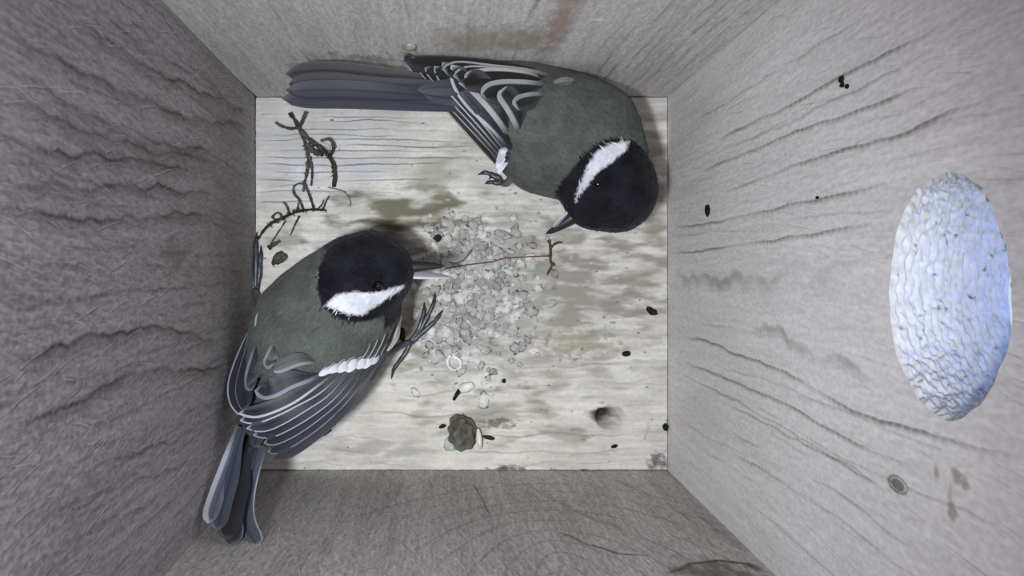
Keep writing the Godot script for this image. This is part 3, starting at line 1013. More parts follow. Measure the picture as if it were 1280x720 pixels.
func mandible(s: Shape, base: Vector3, tip: Vector3, up: Vector3, wide: float, deep: float, droop: float, top_col: Color, side_col: Color) -> void:
	# half of a bill: a tapering, slightly curved cone, ridged along the middle
	var n := 12
	var sides := 12
	var fwd := (tip - base).normalized()
	var right := fwd.cross(up).normalized()
	var u := right.cross(fwd).normalized()
	var first := s.v.size()
	for k in n + 1:
		var f := float(k) / n
		var p := base.lerp(tip, f) - u * droop * f * f + u * droop * 0.4 * sin(f * PI)
		var r := sqrt(1.0 - f ** 1.7) * (1.0 - 0.35 * f) * 0.97 + 0.03
		for j in sides:
			var a := TAU * j / sides
			var cy := sin(a)
			var col := top_col if cy > -0.25 else side_col
			s.add(p + right * cos(a) * wide * r + u * cy * deep * r * (1.0 if cy > 0.0 else 0.45), col)
	for k in n:
		for j in sides:
			var a0 := first + k * sides + j
			var a1 := first + k * sides + (j + 1) % sides
			s.quad(a0, a0 + sides, a1 + sides, a1)

func build_bird(d: Dictionary) -> void:
	var root := thing("great_tit", d.base, d.label, "bird", "pair of great tits in the nest box")
	var down := tinted("body_feathers", 0.85, 0.25, 0.12)
	down.heightmap_enabled = true
	down.heightmap_texture = d.fuzz
	down.heightmap_scale = 0.05
	down.uv1_triplanar = true
	down.uv1_scale = Vector3.ONE * 38.0
	var vane := tinted("flight_feathers", 0.55, 0.4, 0.3)
	var horn := tinted("horn", 0.35, 0.5)
	# --- body, neck and head in one surface
	set_bones(d.bones)
	var surf := body_surface(0.45)
	var s := Shape.new()
	s.v = surf[0]
	s.i = surf[2]
	s.uv.resize(s.v.size())
	var nz := noise(0.09, 17, 3)
	var cheek := PackedVector2Array()
	for q: Vector2 in CHEEK: cheek.append(Vector2(q.x * 60.0, q.y))
	for k in s.v.size():
		s.c.append(plumage(s.v[k], surf[1][k], d, nz, cheek))
	part("body", s, down, root, surf[1]).set_meta("label", d.body_label)
	var f3: Vector3 = d.forward
	var u3: Vector3 = d.up
	var r3 := f3.cross(u3)
	# --- loose barbs lying over the plumage, too fine to count
	var g := RandomNumberGenerator.new()
	g.seed = 23
	var barbs := Shape.new()
	for k in 5200:
		var j := g.randi() % s.v.size()
		var nn: Vector3 = surf[1][j]
		var p := s.v[j]
		if nn.y < -0.1 or (p - d.bill_base).length() < 6.0:
			continue
		var lie: Vector3 = d.tailward if (p - d.head).length() > 16.0 else -f3 * 0.8 - u3 * 0.3
		lie = (lie + Vector3(g.randf_range(-0.35, 0.35), g.randf_range(-0.35, 0.35), g.randf_range(-0.35, 0.35))).slide(nn)
		if lie.length() < 0.2:
			continue
		lie = lie.normalized()
		var eye_near := false
		for side: float in [1.0, -1.0]:
			var w := deg_to_rad(64.0) * side
			if (d.head + (f3 * 0.40 + (u3 * cos(w) + r3 * sin(w)) * 0.917) * d.head_r).distance_to(p) < 4.0:
				eye_near = true
		if eye_near:
			continue
		var across := lie.cross(nn) * g.randf_range(0.12, 0.24)
		var long := g.randf_range(1.2, 2.6)
		var shade := g.randf_range(0.72, 1.32)
		var cc := Color(s.c[j].r * shade, s.c[j].g * shade, s.c[j].b * shade)
		var a := barbs.add(p - across - nn * 0.1, cc)
		barbs.add(p + across - nn * 0.1, cc)
		barbs.add(p + across * 0.8 + lie * long * 0.6 + nn * 0.2, cc)
		barbs.add(p - across * 0.8 + lie * long * 0.6 + nn * 0.2, cc)
		barbs.add(p + lie * long + nn * 0.12, cc)
		barbs.quad(a, a + 3, a + 2, a + 1)
		barbs.i.append_array([a + 3, a + 4, a + 2])
	part("loose_barbs", barbs, down, root).set_meta("kind", "stuff")
	# --- bill and eyes
	for side: float in [1.0, -1.0]:
		var ey := Shape.new()
		var w := deg_to_rad(64.0) * side
		var dir := (f3 * 0.40 + (u3 * cos(w) + r3 * sin(w)) * 0.917).normalized()
		blob(ey, d.head + dir * (d.head_r - 0.75), Vector3.ONE * 1.75, 0, 0.0, 1, lin(10, 9, 10), lin(10, 9, 10), 14, 20)
		part("eye", ey, tinted("eye", 0.06, 0.6), root).set_meta("label", "glossy black eye")
	var up_bill := Shape.new()
	mandible(up_bill, d.bill_base + u3 * 0.5, d.bill_up, u3, 2.7, 2.7, 0.6, lin(38, 38, 42), lin(150, 150, 155))
	part("upper_bill", up_bill, horn, root).set_meta("label", "dark upper half of the bill")
	var low_bill := Shape.new()
	mandible(low_bill, d.bill_base - u3 * 0.5, d.bill_low, -u3, 2.4, 1.6, 0.2, d.low_col, lin(138, 140, 148))
	part("lower_bill", low_bill, horn, root).set_meta("label", "paler lower half of the bill")
	# --- wings: white-tipped coverts, then every flight feather
	for wg in d.wings:
		var cov := Shape.new()
		for q in wg.coverts:
			blade(cov, q[0], q[1], q[2], q[3], q[4], q[5], q[6], q[7], 0.35, 0.16, 0.5)
		var wing := part("wing", cov, vane, root)
		wing.set_meta("label", wg.label)
		for q in wg.feathers:
			var fs := Shape.new()
			blade(fs, q[0], q[1], q[2], q[3], q[4], q[5], q[6], q[7] * 0.75, 0.72, 0.16, 0.3, q[8])
			part("flight_feather", fs, vane, wing)
	for q in d.flank:
		var fs := Shape.new()
		blade(fs, q[0], q[1], q[2], q[3], q[4], q[5], q[6], q[7], 0.5)
		part("flank_feather", fs, vane, root)
	var tc := Shape.new()
	for q in d.tail_coverts:
		blade(tc, q[0], q[1], q[2], q[3], q[4], q[5], q[6], q[7], 0.35, 0.16, 0.5)
	var tail := part("tail", tc, vane, root)
	for q in d.tail:
		var fs := Shape.new()
		blade(fs, q[0], q[1], q[2], q[3], q[4], q[5], q[6], q[7], 0.80, 0.16, 0.5)
		part("tail_feather", fs, vane, tail)
	# --- legs: shank with a foot of toes and claws
	for lg in d.legs:
		var sh := Shape.new()
		tube(sh, curve(lg.shank, 10), 1.5, 1.05, 8, lin(74, 76, 84), Color.TRANSPARENT, 0.05)
		var leg := part("leg", sh, horn, root)
		for t in lg.toes:
			var ts := Shape.new()
			var run := curve(t, 14)
			tube(ts, run.slice(0, 12), 0.95, 0.7, 7, lin(66, 70, 80), lin(56, 60, 68), 0.12)
			tube(ts, run.slice(11, 15), 0.6, 0.12, 6, lin(34, 34, 36))   # the claw
			part("toe", ts, horn, leg)

func build_birds() -> void:
	var fuzz := noise_tex(0.05, 4, 256, 4)
	build_bird({
		"base": Vector3(-43.40, 0.00, 22.40), "label": "great tit with open bill and tail raised in the left corner of the box", "body_label": "grey green mantle with glossy black head and broad white cheek", "fuzz": fuzz,
		"bones": [[Vector3(-53.82, 50.00, 43.53), Vector3(-46.84, 41.00, 31.56), 8.00, 15.80], [Vector3(-46.84, 41.00, 31.56), Vector3(-39.35, 36.00, 20.05), 15.80, 21.00], [Vector3(-39.35, 36.00, 20.05), Vector3(-32.47, 37.00, 11.24), 21.00, 19.00], [Vector3(-32.47, 37.00, 11.24), Vector3(-28.26, 42.00, 4.42), 19.00, 14.00], [Vector3(-25.54, 45.00, 1.46), Vector3(-22.55, 46.00, 0.24), 13.00, 12.40], [Vector3(-20.64, 45.50, 0.00), Vector3(-16.24, 46.00, -0.24), 11.20, 6.50], [Vector3(-40.62, 22.00, 20.96), Vector3(-32.55, 24.00, 14.32), 14.00, 14.00]],
		"head": Vector3(-24.00, 46.00, 0.73), "head_r": 13.00, "forward": Vector3(0.9988, 0.0000, 0.0499), "up": Vector3(0.0371, 0.6691, -0.7422), "cap": 14.20, "tailward": Vector3(-0.5692, 0.0000, 0.8222), "grey_from": 35.0, "belly": 24.0, "squeeze": 1.00,
		"bill_base": Vector3(-14.06, 46.00, -0.48), "bill_up": Vector3(0.24, 46.00, -2.18), "bill_low": Vector3(2.17, 47.00, 1.69), "low_col": lin(205, 208, 216),
		"wings": [{"label": "right wing with white bar, spread towards the front", "coverts": [[[Vector3(-32.50, 54.49, 28.03), Vector3(-33.08, 57.59, 29.36), Vector3(-35.73, 58.80, 31.09)], Vector3(0.18, 0.96, 0.20), Vector3(0.05, 1.00, 0.05), 2.40, 1.0, 2.16, lin(196, 199, 206), lin(172, 176, 184), 0.12], [[Vector3(-30.26, 53.44, 27.66), Vector3(-30.85, 56.74, 28.98), Vector3(-33.24, 58.22, 30.45)], Vector3(0.23, 0.95, 0.20), Vector3(0.06, 1.00, 0.05), 2.90, 1.0, 2.61, lin(196, 199, 206), lin(172, 176, 184), 0.12], [[Vector3(-27.79, 52.05, 27.31), Vector3(-28.41, 55.37, 28.65), Vector3(-30.15, 56.70, 30.38)], Vector3(0.29, 0.93, 0.21), Vector3(0.07, 1.00, 0.05), 3.20, 1.0, 2.88, lin(196, 199, 206), lin(172, 176, 184), 0.12], [[Vector3(-25.32, 50.41, 26.99), Vector3(-25.98, 53.63, 28.35), Vector3(-27.30, 54.72, 30.36)], Vector3(0.33, 0.91, 0.25), Vector3(0.08, 0.99, 0.06), 3.30, 1.0, 2.97, lin(196, 199, 206), lin(172, 176, 184), 0.12], [[Vector3(-22.85, 48.40, 26.69), Vector3(-23.56, 51.50, 28.08), Vector3(-24.87, 52.83, 29.61)], Vector3(0.37, 0.88, 0.29), Vector3(0.09, 0.99, 0.07), 3.10, 1.0, 2.79, lin(196, 199, 206), lin(172, 176, 184), 0.12], [[Vector3(-21.05, 46.54, 26.38), Vector3(-21.79, 49.72, 27.77), Vector3(-23.14, 50.75, 29.58)], Vector3(0.43, 0.85, 0.30), Vector3(0.11, 0.99, 0.08), 2.80, 1.0, 2.52, lin(196, 199, 206), lin(172, 176, 184), 0.12], [[Vector3(-19.50, 44.41, 25.84), Vector3(-20.23, 47.91, 27.22), Vector3(-21.55, 49.73, 28.49)], Vector3(0.47, 0.82, 0.31), Vector3(0.12, 0.99, 0.08), 2.30, 1.0, 2.07, lin(196, 199, 206), lin(172, 176, 184), 0.12]], "feathers": [[[Vector3(-19.81, 43.46, 28.12), Vector3(-25.17, 43.60, 37.88), Vector3(-31.39, 47.20, 44.91), Vector3(-38.16, 50.80, 50.57), Vector3(-44.76, 54.40, 54.66), Vector3(-50.72, 58.00, 55.84)], Vector3(0.08, 1.00, 0.04), Vector3(0.08, 1.00, 0.04), 4.00, 1.0, 0.35, lin(70, 74, 82), lin(58, 61, 70), 0.60], [[Vector3(-21.31, 46.39, 28.33), Vector3(-27.75, 44.79, 37.73), Vector3(-34.62, 48.48, 44.72), Vector3(-41.32, 52.08, 49.63), Vector3(-47.61, 55.68, 53.01), Vector3(-51.19, 59.28, 53.27)], Vector3(0.08, 1.00, 0.04), Vector3(0.08, 1.00, 0.04), 4.00, 1.0, 0.30, lin(120, 124, 134), lin(48, 51, 60), 0.60], [[Vector3(-22.85, 48.40, 28.38), Vector3(-29.75, 46.71, 37.73), Vector3(-36.63, 49.76, 43.81), Vector3(-43.27, 53.36, 48.23), Vector3(-48.57, 56.96, 50.44), Vector3(-52.11, 60.56, 50.49)], Vector3(0.08, 1.00, 0.04), Vector3(0.08, 1.00, 0.04), 4.00, 1.0, 0.35, lin(128, 132, 142), lin(48, 51, 60), 0.60], [[Vector3(-24.61, 50.28, 28.44), Vector3(-31.80, 50.08, 37.30), Vector3(-38.73, 51.95, 42.77), Vector3(-45.43, 54.64, 46.61), Vector3(-50.44, 58.24, 48.35), Vector3(-55.08, 61.84, 47.97)], Vector3(0.08, 1.00, 0.04), Vector3(0.08, 1.00, 0.04), 4.00, 1.0, 0.40, lin(140, 145, 154), lin(50, 53, 62), 0.60], [[Vector3(-26.60, 52.08, 28.50), Vector3(-33.84, 53.10, 36.45), Vector3(-39.66, 55.50, 40.37), Vector3(-46.46, 57.02, 44.36), Vector3(-51.50, 60.07, 46.19), Vector3(-56.66, 63.12, 45.92)], Vector3(0.08, 1.00, 0.04), Vector3(0.08, 1.00, 0.04), 4.00, 1.0, 0.40, lin(150, 154, 162), lin(52, 55, 64), 0.60], [[Vector3(-28.59, 53.57, 28.59), Vector3(-35.90, 55.57, 35.43), Vector3(-42.55, 58.17, 39.06), Vector3(-48.37, 59.51, 41.89), Vector3(-53.84, 61.16, 43.71), Vector3(-58.22, 64.40, 43.44)], Vector3(0.08, 1.00, 0.04), Vector3(0.08, 1.00, 0.04), 4.00, 1.0, 0.45, lin(165, 168, 176), lin(46, 48, 56), 0.60], [[Vector3(-30.36, 54.68, 28.71), Vector3(-38.00, 57.42, 34.50), Vector3(-43.10, 59.11, 38.01), Vector3(-48.75, 59.95, 40.67), Vector3(-53.89, 62.08, 41.97), Vector3(-58.41, 65.68, 41.20)], Vector3(0.08, 1.00, 0.04), Vector3(0.08, 1.00, 0.04), 4.00, 1.0, 0.70, lin(170, 174, 182), lin(42, 44, 50), 0.60], [[Vector3(-33.79, 53.52, 29.30), Vector3(-38.91, 57.60, 31.92), Vector3(-43.74, 59.52, 33.79), Vector3(-48.10, 59.73, 36.07), Vector3(-51.75, 61.24, 36.80), Vector3(-54.84, 64.24, 35.27)], Vector3(0.08, 0.99, 0.08), Vector3(0.02, 1.00, 0.02), 6.00, 1.0, 1.10, lin(124, 129, 140), lin(44, 46, 52), 0.12], [[Vector3(-35.99, 54.87, 27.28), Vector3(-40.56, 59.06, 26.89), Vector3(-45.05, 60.02, 28.41), Vector3(-48.66, 60.52, 29.98)], Vector3(0.02, 1.00, 0.03), Vector3(0.00, 1.00, 0.01), 4.00, 1.0, 0.90, lin(118, 123, 132), lin(74, 80, 80), 0.12]]},
			{"label": "left wing pressed to the side wall", "coverts": [[[Vector3(-55.80, 44.52, 9.75), Vector3(-56.97, 47.31, 14.00), Vector3(-57.45, 48.56, 17.31)], Vector3(-0.49, 0.85, -0.20), Vector3(-0.12, 0.99, -0.05), 3.00, -1.0, 1.00, lin(150, 153, 160), lin(92, 96, 100), 0.12]], "feathers": [[[Vector3(-56.59, 45.48, 12.63), Vector3(-61.76, 42.80, 21.57), Vector3(-64.14, 47.60, 29.42), Vector3(-64.29, 52.40, 34.40), Vector3(-62.53, 57.20, 38.73), Vector3(-59.18, 62.00, 42.67)], Vector3(-0.48, 0.85, -0.20), Vector3(-0.12, 0.99, -0.05), 7.00, -1.0, 0.55, lin(150, 154, 160), lin(42, 44, 52), 0.12], [[Vector3(-55.84, 48.13, 15.65), Vector3(-59.77, 47.79, 23.38), Vector3(-61.28, 52.06, 30.40), Vector3(-60.76, 57.81, 35.39), Vector3(-58.40, 63.56, 40.60)], Vector3(-0.48, 0.86, -0.18), Vector3(-0.12, 0.99, -0.04), 6.00, -1.0, 0.35, lin(90, 94, 104), lin(38, 40, 48), 0.12], [[Vector3(-55.84, 49.45, 18.69), Vector3(-57.41, 52.40, 24.91), Vector3(-58.82, 53.62, 30.24), Vector3(-57.96, 57.87, 33.52), Vector3(-55.95, 62.12, 35.31)], Vector3(-0.42, 0.90, -0.14), Vector3(-0.10, 0.99, -0.04), 6.00, -1.0, 0.90, lin(110, 115, 126), lin(48, 50, 58), 0.12], [[Vector3(-50.03, 53.90, 20.06), Vector3(-51.49, 56.27, 22.94), Vector3(-52.74, 57.14, 26.14), Vector3(-51.58, 59.68, 28.68)], Vector3(-0.22, 0.97, -0.11), Vector3(-0.05, 1.00, -0.03), 4.00, -1.0, 0.80, lin(118, 123, 132), lin(74, 80, 80), 0.12]]}],
		"tail_coverts": [[[Vector3(-55.74, 54.89, 38.81), Vector3(-58.41, 59.06, 42.19), Vector3(-58.09, 62.84, 46.88)], Vector3(-0.26, 0.95, -0.18), Vector3(-0.06, 1.00, -0.04), 5.00, -1.0, 0.30, lin(60, 64, 74), lin(44, 46, 54), 0.12], [[Vector3(-49.35, 55.12, 42.30), Vector3(-51.25, 57.63, 46.59), Vector3(-52.20, 61.28, 51.05)], Vector3(0.23, 0.97, 0.09), Vector3(0.06, 1.00, 0.02), 5.00, 1.0, 0.30, lin(66, 70, 80), lin(50, 53, 62), 0.12]],
		"tail": [[[Vector3(-60.30, 60.00, 44.59), Vector3(-62.53, 69.44, 53.60), Vector3(-63.75, 79.16, 60.74), Vector3(-63.41, 89.16, 65.27)], Vector3(0.00, 0.75, -0.66), Vector3(0.00, 0.75, -0.66), 4.50, -1.0, 1.50, lin(170, 174, 186), lin(84, 89, 102), 0.12], [[Vector3(-59.50, 60.50, 44.97), Vector3(-61.18, 70.48, 54.50), Vector3(-61.70, 80.55, 62.13), Vector3(-60.96, 90.72, 66.73)], Vector3(0.00, 0.75, -0.66), Vector3(0.00, 0.75, -0.66), 5.00, -1.0, 0.90, lin(98, 104, 118), lin(58, 62, 74), 0.12], [[Vector3(-59.59, 53.32, 47.29), Vector3(-59.61, 71.52, 57.18), Vector3(-59.67, 81.95, 63.93), Vector3(-58.54, 92.28, 68.77)], Vector3(0.00, 0.75, -0.66), Vector3(0.00, 0.75, -0.66), 6.50, -1.0, 0.90, lin(70, 74, 86), lin(24, 24, 28), 0.12], [[Vector3(-51.06, 60.00, 50.82), Vector3(-52.20, 67.38, 58.05), Vector3(-51.86, 74.94, 63.90), Vector3(-49.51, 82.69, 67.15), Vector3(-45.15, 90.44, 69.27)], Vector3(0.00, 0.75, -0.66), Vector3(0.00, 0.75, -0.66), 6.00, 1.0, 0.45, lin(150, 155, 165), lin(72, 76, 88), 0.12], [[Vector3(-53.50, 60.50, 50.73), Vector3(-54.66, 70.83, 59.54), Vector3(-53.86, 81.17, 64.12), Vector3(-50.71, 91.50, 69.39)], Vector3(0.00, 0.75, -0.66), Vector3(0.00, 0.75, -0.66), 5.50, 1.0, 0.40, lin(96, 102, 114), lin(44, 47, 56), 0.12]],
		"legs": [{"shank": [Vector3(-24.22, 24.00, 26.04), Vector3(-20.27, 12.00, 27.56), Vector3(-16.00, 5.00, 25.94), Vector3(-11.71, 1.60, 24.25)], "toes": [[Vector3(-11.99, 1.40, 24.54), Vector3(-8.63, 2.00, 20.60), Vector3(-5.29, 1.90, 14.48), Vector3(-3.63, 1.40, 10.60), Vector3(-3.08, 0.50, 6.99)], [Vector3(-11.71, 1.40, 24.26), Vector3(-8.90, 2.20, 20.03), Vector3(-7.52, 2.00, 15.87), Vector3(-6.97, 1.50, 13.38), Vector3(-6.99, 0.50, 10.62)], [Vector3(-11.43, 1.40, 24.54), Vector3(-6.96, 2.00, 20.60), Vector3(-3.34, 1.90, 17.26), Vector3(-1.67, 1.30, 15.06), Vector3(-0.28, 0.50, 13.14)], [Vector3(-11.71, 1.40, 24.54), Vector3(-13.37, 1.90, 28.12), Vector3(-15.60, 1.70, 31.20), Vector3(-17.57, 1.30, 34.03), Vector3(-18.45, 0.50, 37.47)]]}, {"shank": [Vector3(-55.37, 20.00, 14.50), Vector3(-60.26, 12.00, 12.97), Vector3(-64.10, 6.00, 9.35), Vector3(-65.78, 3.00, 6.11)], "toes": [[Vector3(-65.88, 2.50, 6.67), Vector3(-66.69, 2.60, 1.39), Vector3(-67.29, 2.40, -3.61), Vector3(-67.36, 2.00, -6.68), Vector3(-66.72, 1.00, -9.49)], [Vector3(-65.60, 2.50, 6.12), Vector3(-65.19, 3.20, 0.00), Vector3(-65.22, 3.00, -6.11), Vector3(-65.34, 2.40, -10.01), Vector3(-65.29, 1.20, -13.95)], [Vector3(-65.42, 2.00, 6.40), Vector3(-64.23, 2.40, 1.39), Vector3(-63.99, 2.20, -2.78), Vector3(-63.78, 1.80, -6.13), Vector3(-63.99, 0.70, -9.50)], [Vector3(-65.97, 2.00, 6.68), Vector3(-66.81, 2.00, 9.46), Vector3(-66.61, 1.60, 12.26), Vector3(-66.37, 1.40, 13.39), Vector3(-66.21, 0.80, 14.53)]]}], "flank": [[[Vector3(-13.48, 37.11, 13.48), Vector3(-15.13, 41.58, 18.70), Vector3(-17.84, 43.65, 23.95)], Vector3(0.62, 0.76, 0.16), Vector3(0.15, 0.99, 0.04), 1.80, -1.0, 0.35, lin(196, 194, 184), lin(150, 148, 138), 0.12], [[Vector3(-15.38, 43.85, 15.14), Vector3(-17.02, 45.07, 20.19), Vector3(-19.63, 46.14, 25.20)], Vector3(0.53, 0.83, 0.18), Vector3(0.13, 0.99, 0.04), 1.40, -1.0, 0.35, lin(120, 124, 126), lin(30, 31, 33), 0.12], [[Vector3(-17.19, 46.45, 16.46), Vector3(-18.82, 47.41, 21.11), Vector3(-21.40, 48.39, 25.73)], Vector3(0.46, 0.87, 0.19), Vector3(0.11, 0.99, 0.05), 1.40, -1.0, 0.35, lin(132, 136, 138), lin(36, 38, 40), 0.12], [[Vector3(-19.47, 48.50, 18.27), Vector3(-20.85, 49.37, 22.17), Vector3(-23.20, 50.06, 26.07)], Vector3(0.40, 0.90, 0.20), Vector3(0.10, 0.99, 0.05), 1.30, -1.0, 0.35, lin(126, 130, 130), lin(40, 42, 42), 0.12], [[Vector3(-21.77, 49.95, 20.09), Vector3(-22.87, 51.13, 23.11), Vector3(-24.99, 51.49, 26.18)], Vector3(0.35, 0.92, 0.19), Vector3(0.09, 1.00, 0.05), 1.20, -1.0, 0.35, lin(120, 124, 122), lin(50, 53, 52), 0.12], [[Vector3(-14.69, 42.98, 13.72), Vector3(-15.95, 44.74, 17.77), Vector3(-18.18, 46.00, 21.82)], Vector3(0.55, 0.81, 0.20), Vector3(0.14, 0.99, 0.05), 1.00, -1.0, 0.35, lin(60, 60, 60), lin(26, 26, 28), 0.12]],
	})
